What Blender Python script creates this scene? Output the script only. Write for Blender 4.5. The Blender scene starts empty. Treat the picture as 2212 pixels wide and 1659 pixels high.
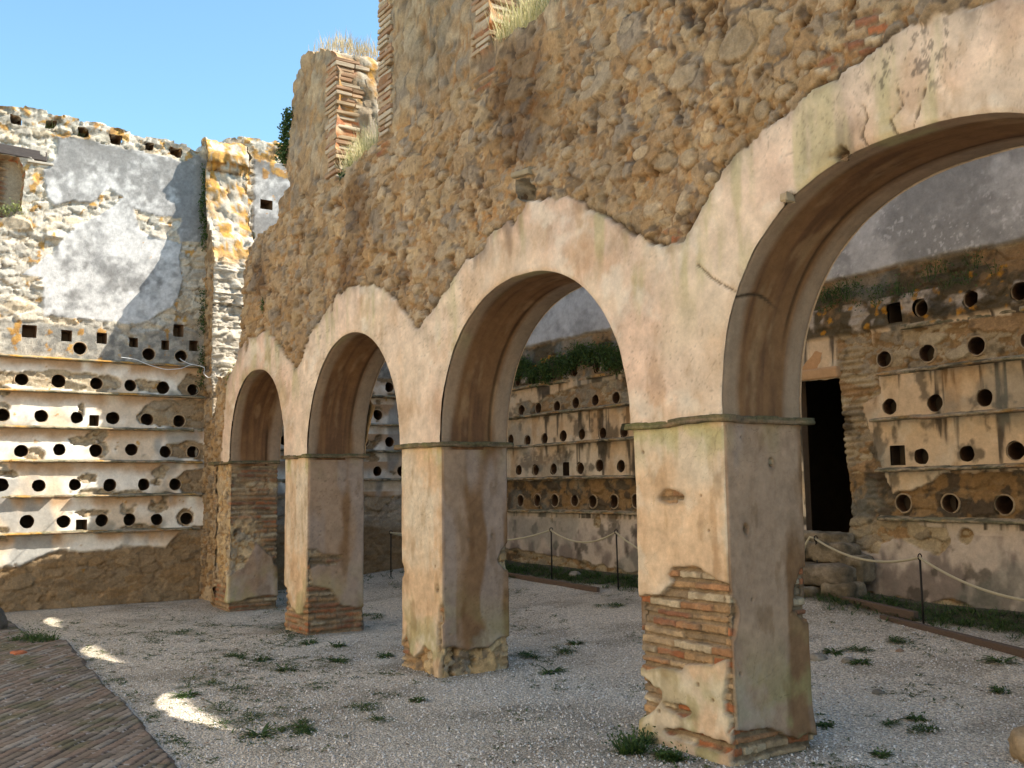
import bpy, math, random
import numpy as np
from mathutils import Matrix, Vector

random.seed(7)
rng = np.random.default_rng(11)
scn = bpy.context.scene

# ------------------------------------------------------------------ camera
CAM = np.array([4.3847, -4.5644, 1.70])
RM = np.array([[0.5586018, 0.0939923, 0.8240931],
               [0.8293306, -0.0474549, -0.5567395],
               [-0.0132220, 0.9944413, -0.1044591]])      # columns = camera x, y, z in world
cd = bpy.data.cameras.new("camera")
cd.sensor_width = 36.0
cd.lens = 34.646
cd.clip_start = 0.05
cd.clip_end = 600
cam = bpy.data.objects.new("camera", cd)
scn.collection.objects.link(cam)
m = Matrix([list(RM[i]) + [CAM[i]] for i in range(3)] + [[0, 0, 0, 1]])
cam.matrix_world = m
scn.camera = cam

# ------------------------------------------------------------------ sun, sky, exposure
SUN_DX, SUN_DY = 0.44, 0.915          # horizontal run per metre of height, towards the sun
sd = Vector((SUN_DX, SUN_DY, 1.0)).normalized()
elev = math.asin(sd.z)
w = bpy.data.worlds.new("World")
scn.world = w
w.use_nodes = True
nt = w.node_tree
bg = nt.nodes["Background"]
sky = nt.nodes.new("ShaderNodeTexSky")
sky.sky_type = 'NISHITA'
sky.sun_disc = False
sky.sun_elevation = elev
sky.sun_rotation = math.atan2(sd.x, sd.y)
sky.air_density = 1.0
sky.dust_density = 0.3
sky.ozone_density = 1.6
tint = nt.nodes.new("ShaderNodeVectorMath"); tint.operation = 'MULTIPLY'
tint.inputs[1].default_value = (0.84, 1.03, 0.98)
nt.links.new(sky.outputs[0], tint.inputs[0])
nt.links.new(tint.outputs[0], bg.inputs[0])
bg.inputs[1].default_value = 0.125
sl = bpy.data.lights.new("sun", 'SUN')
sl.energy = 5.0
sl.angle = math.radians(0.5)
sl.color = (1.0, 0.92, 0.78)
sun = bpy.data.objects.new("sun", sl)
scn.collection.objects.link(sun)
sun.rotation_euler = (-sd).to_track_quat('-Z', 'Y').to_euler()
sun.location = (6, 10, 16)
scn.view_settings.view_transform = 'Standard'
scn.view_settings.look = 'None'
scn.view_settings.gamma = 1.0
scn.view_settings.use_curve_mapping = False
scn.view_settings.exposure = 1.32
scn.cycles.max_bounces = 8
scn.cycles.diffuse_bounces = 6

# ------------------------------------------------------------------ numpy helpers
F1024 = 2463.7 * 0.4


def proj(P):
    P = np.asarray(P, float)
    v = (P - CAM) @ RM
    z = np.minimum(v[..., 2], -0.3)
    return np.stack([512 + F1024 * v[..., 0] / -z, 384 - F1024 * v[..., 1] / -z], -1)


def glines(a, b, fn, px=1.6, smin=0.006, smax=0.12):
    """grid lines from a to b, spaced about px pixels as seen by the camera; fn(t) -> point"""
    out = [a]
    t = a
    while t < b:
        P = np.array(fn(t))
        Q = np.array(fn(t + 0.02))
        v = (P - CAM) @ RM
        if v[2] > -0.8:
            s = smax
        else:
            d = np.linalg.norm(proj(Q) - proj(P)) / 0.02
            s = min(max(px / max(d, 1e-3), smin), smax)
            q = proj(P)
            if q[0] < -60 or q[0] > 1090 or q[1] < -60 or q[1] > 830:
                s = max(s, min(smax, s * 4))
        t += s
        out.append(t)
    out[-1] = b
    if len(out) > 2 and out[-1] - out[-2] < 1e-4:
        out.pop(-2)
    return np.array(out)


def H(ix, iy, iz, seed):
    with np.errstate(over='ignore'):
        h = (ix.astype(np.int64) * 374761393 + iy.astype(np.int64) * 668265263 + iz.astype(np.int64) * 2147483647 + seed * 974711) & 0xffffffff
        h = ((h ^ (h >> 13)) * 1274126177) & 0xffffffff
        h = ((h ^ (h >> 16)) * 2246822519) & 0xffffffff
        h = h ^ (h >> 15)
    return (h & 0xffffff) / 16777216.0


def vn(x, y, z=None, seed=0):
    """value noise, -1..1"""
    if z is None:
        z = np.zeros_like(x)
    xi, yi, zi = np.floor(x), np.floor(y), np.floor(z)
    fx, fy, fz = x - xi, y - yi, z - zi
    fx = fx * fx * (3 - 2 * fx); fy = fy * fy * (3 - 2 * fy); fz = fz * fz * (3 - 2 * fz)
    r = 0
    flat = not np.any(z)
    for dx in (0, 1):
        wx = fx if dx else 1 - fx
        for dy in (0, 1):
            wy = fy if dy else 1 - fy
            if flat:
                r = r + wx * wy * H(xi + dx, yi + dy, zi, seed)
            else:
                for dz in (0, 1):
                    wz = fz if dz else 1 - fz
                    r = r + wx * wy * wz * H(xi + dx, yi + dy, zi + dz, seed)
    return r * 2 - 1


def fbm(x, y, z=None, o=4, seed=0, g=0.5):
    a, s, r, t = 1.0, 1.0, 0, 0
    for i in range(o):
        r = r + a * vn(x * s, y * s, None if z is None else z * s, seed + i * 17)
        t += a
        a *= g
        s *= 2.03
    return r / t


def worley(x, y, seed=0, jit=0.85, off=False):
    xi, yi = np.floor(x), np.floor(y)
    f1 = np.full(x.shape, 9.0); f2 = np.full(x.shape, 9.0)
    idv = np.zeros(x.shape); ox = np.zeros(x.shape); oy = np.zeros(x.shape)
    z0 = np.zeros_like(xi)
    for dx in (-1, 0, 1):
        for dy in (-1, 0, 1):
            cx, cy = xi + dx, yi + dy
            px = cx + 0.5 + jit * (H(cx, cy, z0, seed) - 0.5)
            py = cy + 0.5 + jit * (H(cx, cy, z0, seed + 5) - 0.5)
            d = np.hypot(px - x, py - y)
            h = H(cx, cy, z0, seed + 9)
            closer = d < f1
            f2 = np.where(closer, f1, np.minimum(f2, d))
            idv = np.where(closer, h, idv)
            ox = np.where(closer, x - px, ox); oy = np.where(closer, y - py, oy)
            f1 = np.where(closer, d, f1)
    if off:
        return f1, f2, idv, ox, oy
    return f1, f2, idv


def ss(a, b, x):
    t = np.clip((x - a) / (b - a), 0, 1)
    return t * t * (3 - 2 * t)


def mix(a, b, t):
    a = np.asarray(a, float); b = np.asarray(b, float)
    if a.ndim == 1:
        a = a[None]
    if b.ndim == 1:
        b = b[None]
    return a * (1 - t[:, None]) + b * t[:, None]


def polysd(x, y, poly):
    """signed distance to a polygon, positive inside"""
    P = np.array(poly, float)
    Q = np.roll(P, -1, 0)
    d = np.full(x.shape, 1e9)
    ins = np.zeros(x.shape, bool)
    for (ax, ay), (bx, by) in zip(P, Q):
        ex, ey = bx - ax, by - ay
        wx, wy = x - ax, y - ay
        L = ex * ex + ey * ey
        if L < 1e-12:
            continue
        t = np.clip((wx * ex + wy * ey) / L, 0, 1)
        d = np.minimum(d, (wx - t * ex) ** 2 + (wy - t * ey) ** 2)
        if ay != by:
            c = ((ay > y) != (by > y)) & (x < (bx - ax) * (y - ay) / (by - ay) + ax)
            ins ^= c
    d = np.sqrt(d)
    return np.where(ins, d, -d)


def blobs(x, y, L):
    """soft union of ellipses (cx, cy, rx, ry); metres, positive inside"""
    r = np.full(x.shape, -9.0)
    for cx, cy, rx, ry in L:
        q = 1 - np.hypot((x - cx) / rx, (y - cy) / ry)
        r = np.maximum(r, q * min(rx, ry))
    return r


def rubble(u, v, s, seed, ax=1.3, dens=0.5, flat=0.5, crev=False):
    """irregular stones of several sizes in rough mortar: height (m), stone mask, stone random id"""
    wu = u + 0.22 * s * fbm(u / s * 1.3, v / s * 1.3, o=4, seed=seed + 1, g=.6)
    wv = v + 0.22 * s * fbm(u / s * 1.3, v / s * 1.3, o=4, seed=seed + 2, g=.6)
    rg = 1 - np.abs(fbm(u / s * 3.1, v / s * 3.1, o=4, seed=seed + 3, g=.6)) * 2
    h = 0.035 * s / .2 * (rg - .6) * .5
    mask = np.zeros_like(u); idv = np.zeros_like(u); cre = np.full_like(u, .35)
    for k, (sc, pr, amp) in enumerate(((0.28, .62, 0.17), (0.55, 0.62, 0.19), (0.95, dens, 0.20), (1.7, dens * 0.4, 0.15))):
        S = s * sc
        f1, f2, i, ox, oy = worley(wu / (S * ax), wv / S, seed + 31 * k, .95, True)
        pres = (H(np.floor(i * 9999), np.zeros_like(i), np.zeros_like(i), seed + k) < pr)
        rr = 0.10 + 0.16 * ((i * 37) % 1)
        d = np.minimum((f2 - f1) * 1.1, (0.66 - f1) * 1.5)
        t = np.clip(d / rr, 0, 1)
        dome = (1 - (1 - t) ** 2.6) * S * amp * (0.5 + 0.9 * ((i * 71) % 1))
        dome = dome + t * S * flat * (((i * 91) % 1 - .5) * ox + ((i * 53) % 1 - .5) * oy)
        ok = pres & (t > 0.02) & (dome + 0.003 * k > h)
        m_ = ok * ss(0.05, 0.5, t)
        h = np.where(ok, np.maximum(h, dome), h)
        mask = np.where(ok, np.maximum(m_, mask * (1 - m_)), mask)
        idv = np.where(ok, i, idv)
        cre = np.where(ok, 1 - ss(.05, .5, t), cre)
    h = h - .006 * cre + 0.0045 * fbm(u / 0.035, v / 0.035, o=3, seed=seed + 8, g=.65)
    if crev:
        return h, mask, idv, cre
    return h, mask, idv


def bricks(u, v, seed, bl=0.28, bh=0.055, joint=0.016, wob=1.0, miss=.1):
    """irregular brick courses: height, mask, id"""
    v = v + wob * (0.012 * fbm(u * 2.2, v * 2, o=2, seed=seed) + 0.004 * fbm(u * 20, v * 20, o=2, seed=seed + 4))
    row = np.floor(v / bh)
    fv = (v / bh - row) * bh
    z0 = np.zeros_like(u)
    off = H(row, z0, z0, seed + 1) * bl
    L = bl * (0.6 + 0.7 * H(row, z0, z0, seed + 2))
    col = np.floor((u + off) / L)
    fu = ((u + off) / L - col) * L
    idv = H(col, row, z0, seed + 3)
    j = joint * (0.7 + 0.9 * H(row, z0, z0, seed + 6))
    d = np.minimum(np.minimum(fv, bh - fv) - j * 0.5, np.minimum(fu, L - fu) - 0.004)
    d = d + 0.004 * fbm(u * 40, v * 40, o=2, seed=seed + 7)
    mk = ss(0.0, 0.0035, d)
    h = mk * 0.024 * (0.45 + .8 * idv) + 0.0022 * fbm(u / 0.02, v / 0.02, o=3, seed=seed + 8)
    # a few bricks fallen out
    out = (H(col, row, z0, seed + 12) > 1 - miss)
    h = np.where(out, h - 0.02, h)
    return h, mk * (~out), idv


def brick_col(mk, idv, u, v, seed, orange=0.5):
    pal = np.array([[.38, .15, .07], [.40, .25, .13], [.46, .33, .20], [.30, .14, .08], [.50, .40, .27], [.38, .20, .10]])
    k = (idv * 5.999).astype(int)
    c = pal[k]
    n = fbm(u * 14, v * 14, o=3, seed=seed)
    c = c * (1 + 0.25 * n[:, None])
    mort = np.array([.27, .20, .13]) * (1 + 0.25 * fbm(u * 30, v * 30, o=3, seed=seed + 2)[:, None])
    c = mix(c, mort, ss(0.15, 0.6, fbm(u * 7, v * 7, o=3, seed=seed + 3)) * 0.7)
    return mix(mort, c, mk)


# ------------------------------------------------------------------ scene helpers
COL = scn.collection


def tag(o, label=None, cat=None, group=None, kind=None):
    if label: o['label'] = label
    if cat: o['category'] = cat
    if group: o['group'] = group
    if kind: o['kind'] = kind
    return o


def empty(name, loc=(0, 0, 0), label=None, cat=None, group=None):
    o = bpy.data.objects.new(name, None)
    o.empty_display_size = 0.2
    o.location = loc
    COL.objects.link(o)
    return tag(o, label, cat, group)


def mkobj(name, V, Fq, mat, parent=None, col=None, bmp=None, smooth=True):
    """V (n,3) world coords; Fq list/array of quads or triangles (or list of mixed)"""
    V = np.asarray(V, np.float32)
    if parent is not None:
        V = V - np.array(parent_world(parent), np.float32)
    me = bpy.data.meshes.new(name)
    if isinstance(Fq, np.ndarray):
        n, k = Fq.shape
        me.vertices.add(len(V)); me.vertices.foreach_set('co', V.ravel())
        me.loops.add(n * k); me.loops.foreach_set('vertex_index', Fq.astype(np.int32).ravel())
        me.polygons.add(n)
        me.polygons.foreach_set('loop_start', np.arange(0, n * k, k, dtype=np.int32))
        me.polygons.foreach_set('loop_total', np.full(n, k, np.int32))
    else:
        me.from_pydata([tuple(map(float, p)) for p in V], [], Fq)
    me.update(calc_edges=True)
    if smooth:
        me.polygons.foreach_set('use_smooth', np.ones(len(me.polygons), bool))
    if col is not None:
        a = me.attributes.new('Col', 'FLOAT_COLOR', 'POINT')
        c4 = np.ones((len(V), 4), np.float32)
        c4[:, :3] = np.clip(col, 0.004, 0.9)
        a.data.foreach_set('color', c4.ravel())
    if bmp is not None:
        a = me.attributes.new('Bmp', 'FLOAT', 'POINT')
        a.data.foreach_set('value', np.asarray(bmp, np.float32))
    me.materials.append(mat)
    o = bpy.data.objects.new(name, me)
    COL.objects.link(o)
    if parent is not None:
        o.parent = parent
    return o


def parent_world(p):
    x, y, z = 0, 0, 0
    while p is not None:
        x += p.location.x; y += p.location.y; z += p.location.z
        p = p.parent
    return (x, y, z)


def grid_faces(nu, nv):
    i = np.arange(nu - 1)[:, None] * nv + np.arange(nv - 1)[None]
    i = i.ravel()
    return np.stack([i, i + nv, i + nv + 1, i + 1], 1)


def compact(V, Fq, *attrs):
    used = np.zeros(len(V), bool)
    used[Fq.ravel()] = True
    mp = np.cumsum(used) - 1
    return (V[used], mp[Fq]) + tuple(a[used] for a in attrs)


class Geo:
    """collect small boxes / tubes into one mesh"""
    def __init__(s):
        s.V = []; s.F = []; s.C = []; s.n = 0

    def add(s, V, F, c=(1, 1, 1)):
        V = np.asarray(V, float)
        s.V.append(V)
        for f in F:
            s.F.append(tuple(int(i) + s.n for i in f))
        c = np.asarray(c, float)
        s.C.append(np.tile(c, (len(V), 1)) if c.ndim == 1 else c)
        s.n += len(V)

    def box(s, c, d, col=(1, 1, 1), rot=None, jit=0.0, bev=0.0):
        cx, cy, cz = c
        hx, hy, hz = d[0] / 2, d[1] / 2, d[2] / 2
        b = bev or min(hx, hy, hz) * 0.25
        V = []
        for sz, iz in ((-1, 0), (-1, 1), (1, 1), (1, 0)):
            zz = sz * (hz if iz == 0 else hz - b)
            ins = b if iz == 0 else 0
            for sx, sy, kx, ky in ((-1, -1, 0, b), (-1, -1, b, 0), (1, -1, b, 0), (1, -1, 0, b), (1, 1, 0, b), (1, 1, b, 0), (-1, 1, b, 0), (-1, 1, 0, b)):
                V.append((sx * (hx - max(kx, ins)), sy * (hy - max(ky, ins)), zz))
        V = np.array(V)
        F = [tuple(range(7, -1, -1)), tuple(range(24, 32))]
        for l in range(3):
            for k in range(8):
                F.append((l * 8 + k, l * 8 + (k + 1) % 8, l * 8 + 8 + (k + 1) % 8, l * 8 + 8 + k))
        if jit:
            V = V + rng.normal(0, jit, V.shape)
        if rot is not None:
            V = V @ np.array(rot).T
        s.add(V + np.array([cx, cy, cz]), F, col)

    def tube(s, pts, r, col=(1, 1, 1), seg=8):
        pts = np.array(pts, float)
        n = len(pts)
        r = np.broadcast_to(np.asarray(r, float), (n,))
        T = np.gradient(pts, axis=0)
        T /= np.linalg.norm(T, axis=1)[:, None] + 1e-9
        V = []
        up = np.array([0, 0, 1.0]) if abs(T[0][2]) < 0.9 else np.array([1.0, 0, 0])
        for i in range(n):
            a = np.cross(T[i], up); a /= np.linalg.norm(a) + 1e-9
            b = np.cross(a, T[i])
            for k in range(seg):
                t = 2 * math.pi * k / seg
                V.append(pts[i] + r[i] * (a * math.cos(t) + b * math.sin(t)))
        F = []
        for i in range(n - 1):
            for k in range(seg):
                F.append((i * seg + k, i * seg + (k + 1) % seg, (i + 1) * seg + (k + 1) % seg, (i + 1) * seg + k))
        F.append(tuple(range(seg - 1, -1, -1)))
        F.append(tuple(range((n - 1) * seg, n * seg)))
        s.add(V, F, col)

    def build(s, name, mat, parent=None, smooth=False):
        return mkobj(name, np.concatenate(s.V), s.F, mat, parent, np.concatenate(s.C), smooth=smooth)


# ------------------------------------------------------------------ materials
def new_mat(name):
    m_ = bpy.data.materials.new(name)
    m_.use_nodes = True
    n = m_.node_tree
    return m_, n, n.nodes["Principled BSDF"]


def math_node(n, op, a, b=None, c=None):
    x = n.nodes.new("ShaderNodeMath"); x.operation = op
    for i, v in enumerate((a, b, c)):
        if v is None: continue
        if isinstance(v, (int, float)): x.inputs[i].default_value = v
        else: n.links.new(v, x.inputs[i])
    return x.outputs[0]


def noise_node(n, vec, scale, detail=6, rough=0.6):
    x = n.nodes.new("ShaderNodeTexNoise")
    x.inputs['Scale'].default_value = scale
    x.inputs['Detail'].default_value = detail
    x.inputs['Roughness'].default_value = rough
    n.links.new(vec, x.inputs['Vector'])
    return x


def masonry_mat(name, s1=55, s2=190, var=0.35, bump=0.5, rough=0.92, spec=0.15):
    m_, n, b = new_mat(name)
    at = n.nodes.new("ShaderNodeAttribute"); at.attribute_name = "Col"
    ab = n.nodes.new("ShaderNodeAttribute"); ab.attribute_name = "Bmp"
    geo = n.nodes.new("ShaderNodeNewGeometry")
    n1 = noise_node(n, geo.outputs['Position'], s1, 6, 0.65)
    n2 = noise_node(n, geo.outputs['Position'], s2, 3, 0.6)
    n3 = noise_node(n, geo.outputs['Position'], 7, 6, 0.65)
    n4 = noise_node(n, geo.outputs['Position'], 24, 5, 0.7)
    f = math_node(n, 'ADD', math_node(n, 'MULTIPLY', n1.outputs[0], 0.55), math_node(n, 'MULTIPLY', n2.outputs[0], 0.45))
    amp = math_node(n, 'MULTIPLY_ADD', ab.outputs['Fac'], var * 2.2, var * 0.9)
    g = math_node(n, 'MULTIPLY_ADD', math_node(n, 'SUBTRACT', f, 0.5), amp, 1.0)
    g2 = math_node(n, 'MULTIPLY_ADD', math_node(n, 'SUBTRACT', n3.outputs[0], 0.5), 0.75, 1.0)
    g3 = math_node(n, 'MULTIPLY_ADD', math_node(n, 'SUBTRACT', n4.outputs[0], 0.5), amp, 1.0)
    g2 = math_node(n, 'MULTIPLY', g2, g3)
    g = math_node(n, 'MULTIPLY', g, g2)
    mx = n.nodes.new("ShaderNodeVectorMath"); mx.operation = 'SCALE'
    n.links.new(at.outputs['Color'], mx.inputs[0]); n.links.new(g, mx.inputs['Scale'])
    n.links.new(mx.outputs[0], b.inputs['Base Color'])
    b.inputs['Roughness'].default_value = rough
    b.inputs['Specular IOR Level'].default_value = spec
    bp = n.nodes.new("ShaderNodeBump")
    bp.inputs['Distance'].default_value = 0.03
    n.links.new(math_node(n, 'ADD', f, math_node(n, 'MULTIPLY', n4.outputs[0], 0.9)), bp.inputs['Height'])
    n.links.new(math_node(n, 'MULTIPLY_ADD', ab.outputs['Fac'], bump, 0.08), bp.inputs['Strength'])
    n.links.new(bp.outputs[0], b.inputs['Normal'])
    return m_


M_WALL = masonry_mat("weathered_masonry")
M_CLAY = masonry_mat("fired_clay", 70, 240, 0.3, 0.3, 0.85)
M_LEDGE = masonry_mat("mossy_tile", 60, 200, 0.5, 0.6)


def leaf_mat(name, c1, c2, rough=0.6, trans=0.25):
    m_, n, b = new_mat(name)
    at = n.nodes.new("ShaderNodeAttribute"); at.attribute_name = "Col"
    mx = n.nodes.new("ShaderNodeMix"); mx.data_type = 'RGBA'
    sp = n.nodes.new("ShaderNodeSeparateColor")
    n.links.new(at.outputs['Color'], sp.inputs[0])
    n.links.new(sp.outputs[0], mx.inputs['Factor'])
    mx.inputs['A'].default_value = (*c1, 1); mx.inputs['B'].default_value = (*c2, 1)
    n.links.new(mx.outputs['Result'], b.inputs['Base Color'])
    b.inputs['Roughness'].default_value = rough
    b.inputs['Specular IOR Level'].default_value = 0.3
    tr = n.nodes.new("ShaderNodeBsdfTranslucent")
    n.links.new(mx.outputs['Result'], tr.inputs['Color'])
    ms = n.nodes.new("ShaderNodeMixShader"); ms.inputs[0].default_value = trans
    out = n.nodes['Material Output']
    n.links.new(b.outputs[0], ms.inputs[1]); n.links.new(tr.outputs[0], ms.inputs[2])
    n.links.new(ms.outputs[0], out.inputs[0])
    return m_


M_LEAF = leaf_mat("green_leaf", (.025, .055, .014), (.085, .14, .035))
M_HAY = leaf_mat("dry_grass", (.38, .29, .15), (.62, .52, .33), 0.8, 0.35)
M_GRASSG = leaf_mat("pale_green_grass", (.13, .17, .05), (.36, .38, .16), 0.7, 0.35)


def simple_mat(name, col, rough=0.6, metal=0.0, var=0.3, scale=40, bump=0.2, stretch=None):
    m_, n, b = new_mat(name)
    tc = n.nodes.new("ShaderNodeTexCoord")
    vec = tc.outputs['Object']
    if stretch:
        mp = n.nodes.new("ShaderNodeMapping"); mp.inputs['Scale'].default_value = stretch
        n.links.new(vec, mp.inputs['Vector']); vec = mp.outputs[0]
    nz = noise_node(n, vec, scale, 6, 0.65)
    mx = n.nodes.new("ShaderNodeMix"); mx.data_type = 'RGBA'
    n.links.new(nz.outputs[0], mx.inputs['Factor'])
    mx.inputs['A'].default_value = (*[c * (1 - var) for c in col], 1)
    mx.inputs['B'].default_value = (*[min(1, c * (1 + var)) for c in col], 1)
    n.links.new(mx.outputs['Result'], b.inputs['Base Color'])
    b.inputs['Roughness'].default_value = rough
    b.inputs['Metallic'].default_value = metal
    bp = n.nodes.new("ShaderNodeBump"); bp.inputs['Strength'].default_value = bump
    bp.inputs['Distance'].default_value = 0.01
    n.links.new(nz.outputs[0], bp.inputs['Height']); n.links.new(bp.outputs[0], b.inputs['Normal'])
    return m_


M_IRON = simple_mat("black_iron", (.012, .011, .011), 0.55, 0.4)
M_ROPE = simple_mat("rope_fibre", (.42, .38, .27), 0.9, 0, 0.35, 160, 0.6)
M_CABLE = simple_mat("white_cable", (.75, .76, .78), 0.5)
M_TIMBER = simple_mat("weathered_timber", (.065, .052, .048), 0.85, 0, 0.6, 14, 0.6, (1, 1, 9))
M_PLANK = simple_mat("brown_timber", (.10, .068, .05), 0.85, 0, 0.5, 12, 0.5, (1, 6, 6))
M_ROCK = simple_mat("grey_stone", (.26, .23, .19), 0.9, 0, 0.45, 18, 0.7)
M_DARKSOIL = simple_mat("dark_interior", (.05, .04, .03), 0.95)

# ------------------------------------------------------------------ relief sheets
def sheet(name, parent, org, U, Vv, N, us, vs, field, sdf=None, mat=M_WALL, rim=None):
    """a wall face as a relief: grid over (u, v); field -> height, colour, bump; sdf > 0 where the wall stands"""
    org, U, Vv, N = (np.array(a, float) for a in (org, U, Vv, N))
    nu, nv = len(us), len(vs)
    u, v = np.meshgrid(us, vs, indexing='ij')
    u = u.ravel().copy(); v = v.ravel().copy()
    Fq = grid_faces(nu, nv)
    if sdf is not None:
        cu = u[Fq].mean(1); cv = v[Fq].mean(1)
        Fq = Fq[sdf(cu, cv) > 0]
        u, Fq, v = compact(u, Fq, v)
        E_ = np.concatenate([Fq[:, [0, 1]], Fq[:, [1, 2]], Fq[:, [2, 3]], Fq[:, [3, 0]]])
        key = np.sort(E_, 1)
        _, inv, cnt = np.unique(key[:, 0].astype(np.int64) * len(u) + key[:, 1], return_inverse=True, return_counts=True)
        be = E_[cnt[inv] == 1]
        bv = np.unique(be)
        inner = (u[bv] > us[0] + 1e-6) & (u[bv] < us[-1] - 1e-6) & (v[bv] > vs[0] + 1e-6) & (v[bv] < vs[-1] - 1e-6)
        bs = bv[inner]
        for _ in range(3):
            x, y = u[bs], v[bs]
            e = 0.004
            d = sdf(x, y)
            gx = (sdf(x + e, y) - sdf(x - e, y)) / (2 * e)
            gy = (sdf(x, y + e) - sdf(x, y - e)) / (2 * e)
            g2 = gx * gx + gy * gy + 1e-3
            st = np.clip(d, -0.02, 0.02) / g2
            mv = np.hypot(st * gx, st * gy)
            k = np.minimum(1, 0.02 / (mv + 1e-9))
            u[bs] = x - st * gx * k; v[bs] = y - st * gy * k
    h, col, bmp = field(u, v)
    P = org + u[:, None] * U + v[:, None] * Vv + h[:, None] * N
    o = mkobj(name, P, Fq, mat, parent, col, bmp)
    if rim is not None:
        # side faces running back from the open edges
        T, K, rfield, skip = rim
        x, y = u[be].mean(1), v[be].mean(1)
        keep = ~skip(x, y)
        be = be[keep]
        rv, inv = np.unique(be, return_inverse=True)
        inv = inv.reshape(-1, 2)
        x, y = u[rv], v[rv]
        e = 0.01
        gx = (sdf(x + e, y) - sdf(x - e, y)); gy = (sdf(x, y + e) - sdf(x, y - e))
        # smooth the direction a little by sampling a wider stencil
        for e in (0.06, 0.16):
            gx += (sdf(x + e, y) - sdf(x - e, y)); gy += (sdf(x, y + e) - sdf(x, y - e))
        L = np.hypot(gx, gy) + 1e-6
        ox, oy = -gx / L, -gy / L
        rows = []
        cols = []; bms = []
        for k in range(K + 1):
            dep = T * k / K
            hh, cc, bb = rfield(x, y, np.full_like(x, dep))
            f = min(1.0, k / 1.5)
            X_, Y_ = x + ox * hh * f, y + oy * hh * f
            hk = h[rv] * (1 - f) - (dep) * 1.0 if k else h[rv]
            rows.append(org + X_[:, None] * U + Y_[:, None] * Vv + np.asarray(hk)[:, None] * N)
            cols.append(cc); bms.append(bb)
        n = len(rv)
        Fs = []
        for k in range(K):
            a = inv[:, 0] + k * n; b = inv[:, 1] + k * n
            Fs.append(np.stack([b, a, a + n, b + n], 1))
        mkobj("broken_edge", np.concatenate(rows), np.concatenate(Fs), mat, parent, np.concatenate(cols), np.concatenate(bms))
    return o


# colours (linear albedo)
PL = np.array([.67, .54, .42])      # warm lime plaster
PLP = np.array([.61, .45, .345])     # pinker plaster
PLG = np.array([.42, .39, .20])     # algae
STAIN = np.array([.05, .042, .036])
EARTH = np.array([.46, .275, .12])
LICH = np.array([.62, .30, .03])


def stone_palette(idv, pal):
    pal = np.array(pal)
    return pal[(idv * (len(pal) - 0.001)).astype(int)]


def earth_rubble(u, v, s, seed, dens=0.5, ax=1.25):
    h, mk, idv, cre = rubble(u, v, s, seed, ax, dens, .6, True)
    h = h * .95
    n = fbm(u * 3, v * 3, o=4, seed=seed + 50)
    n2 = fbm(u * 25, v * 25, o=3, seed=seed + 51)
    mort = mix(EARTH, [.33, .215, .12], ss(-.2, .5, n))
    mort = mix(mort, [.40, .29, .17], ss(.1, .7, -n2) * 0.6)
    mort = mix(mort, [.22, .165, .11], ss(.0, .5, fbm(u * 6, v * 6, o=5, seed=seed + 52, g=.65)) * .7)
    st = stone_palette(idv, [[.46, .34, .20], [.39, .30, .19], [.52, .42, .28], [.44, .30, .15], [.33, .28, .21], [.48, .37, .22], [.37, .25, .13]])
    st = st * (1 + .22 * n2[:, None])
    c = mix(mort, st, mk * 0.9)
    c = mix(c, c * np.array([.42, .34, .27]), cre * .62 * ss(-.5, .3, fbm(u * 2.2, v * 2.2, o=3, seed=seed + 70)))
    pit = ss(.25, .5, fbm(u * 9, v * 9, o=4, seed=seed + 60, g=.6))
    h = h - pit * 0.035
    c = mix(c, c * np.array([.45, .40, .36]), pit * .8)
    c = mix(c, c * np.array([.55, .48, .40]), ss(-.004, -.020, h) * .7)
    sp = ss(.32, .44, fbm(u * 13, v * 13, o=3, seed=seed + 61))
    c = mix(c, [.12, .10, .085], sp * 0.65)
    return h, c, mk


# ------------------------------------------------------------------ the arcade
ZS = 2.12
THK = 0.74
ARCH = [(-9.60, -7.46, 1.21, 2.2), (-6.73, -4.36, 1.30, 2.06), (-3.55, -0.87, 1.33, 2.15), (0.0, 2.76, 1.42, 2.3)]


def arch_f(x, z):
    r_ = np.full(x.shape, 9.0)
    for x0, x1, Hh, n in ARCH:
        r = (x1 - x0) / 2
        dx = np.abs(x - (x0 + x1) / 2) / r
        dz = np.maximum(z - ZS, 0) / Hh
        f = ((dx + 1e-9) ** n + dz ** n) ** (1 / n) - 1
        r_ = np.minimum(r_, f * r)
    return r_


OUT = [(-11.6, -.3), (-10.25, -.3), (-10.25, 2.0), (-10.25, 2.12), (9.5, 2.12), (9.5, 8.4), (-1.1, 8.4), (-1.55, 8.0), (-1.56, 5.6), (-2.1, 5.56), (-2.6, 5.6),
       (-2.6, 7.9), (-4.8, 7.9), (-4.8, 5.45), (-4.9, 5.38), (-5.4, 5.33), (-5.78, 5.25), (-5.88, 5.33), (-5.88, 6.6), (-5.97, 6.85), (-6.4, 7.02),
       (-6.85, 7.12), (-7.25, 6.95), (-7.38, 6.52), (-7.30, 6.3), (-7.46, 6.1), (-7.68, 6.02), (-7.36, 5.6), (-7.72, 5.48), (-7.82, 5.22), (-8.5, 5.2),
       (-8.93, 5.08), (-9.12, 4.87), (-9.13, 4.48), (-9.2, 4.1), (-9.17, 3.83), (-9.27, 3.58), (-9.5, 3.42), (-10.0, 3.38), (-10.3, 3.42), (-10.40, 3.02), (-10.70, 2.88), (-10.76, 3.4),
       (-10.80, 3.8), (-10.80, 4.5), (-10.76, 5.04), (-10.84, 5.55), (-11.0, 5.8), (-11.22, 6.1), (-11.3, 6.8), (-11.2, 7.2), (-11.36, 7.45), (-11.6, 7.5)]


def row_h(z, seed):
    row = np.floor(z / 0.062)
    return H(row, np.zeros_like(row), np.zeros_like(row), seed) - 0.5


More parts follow.
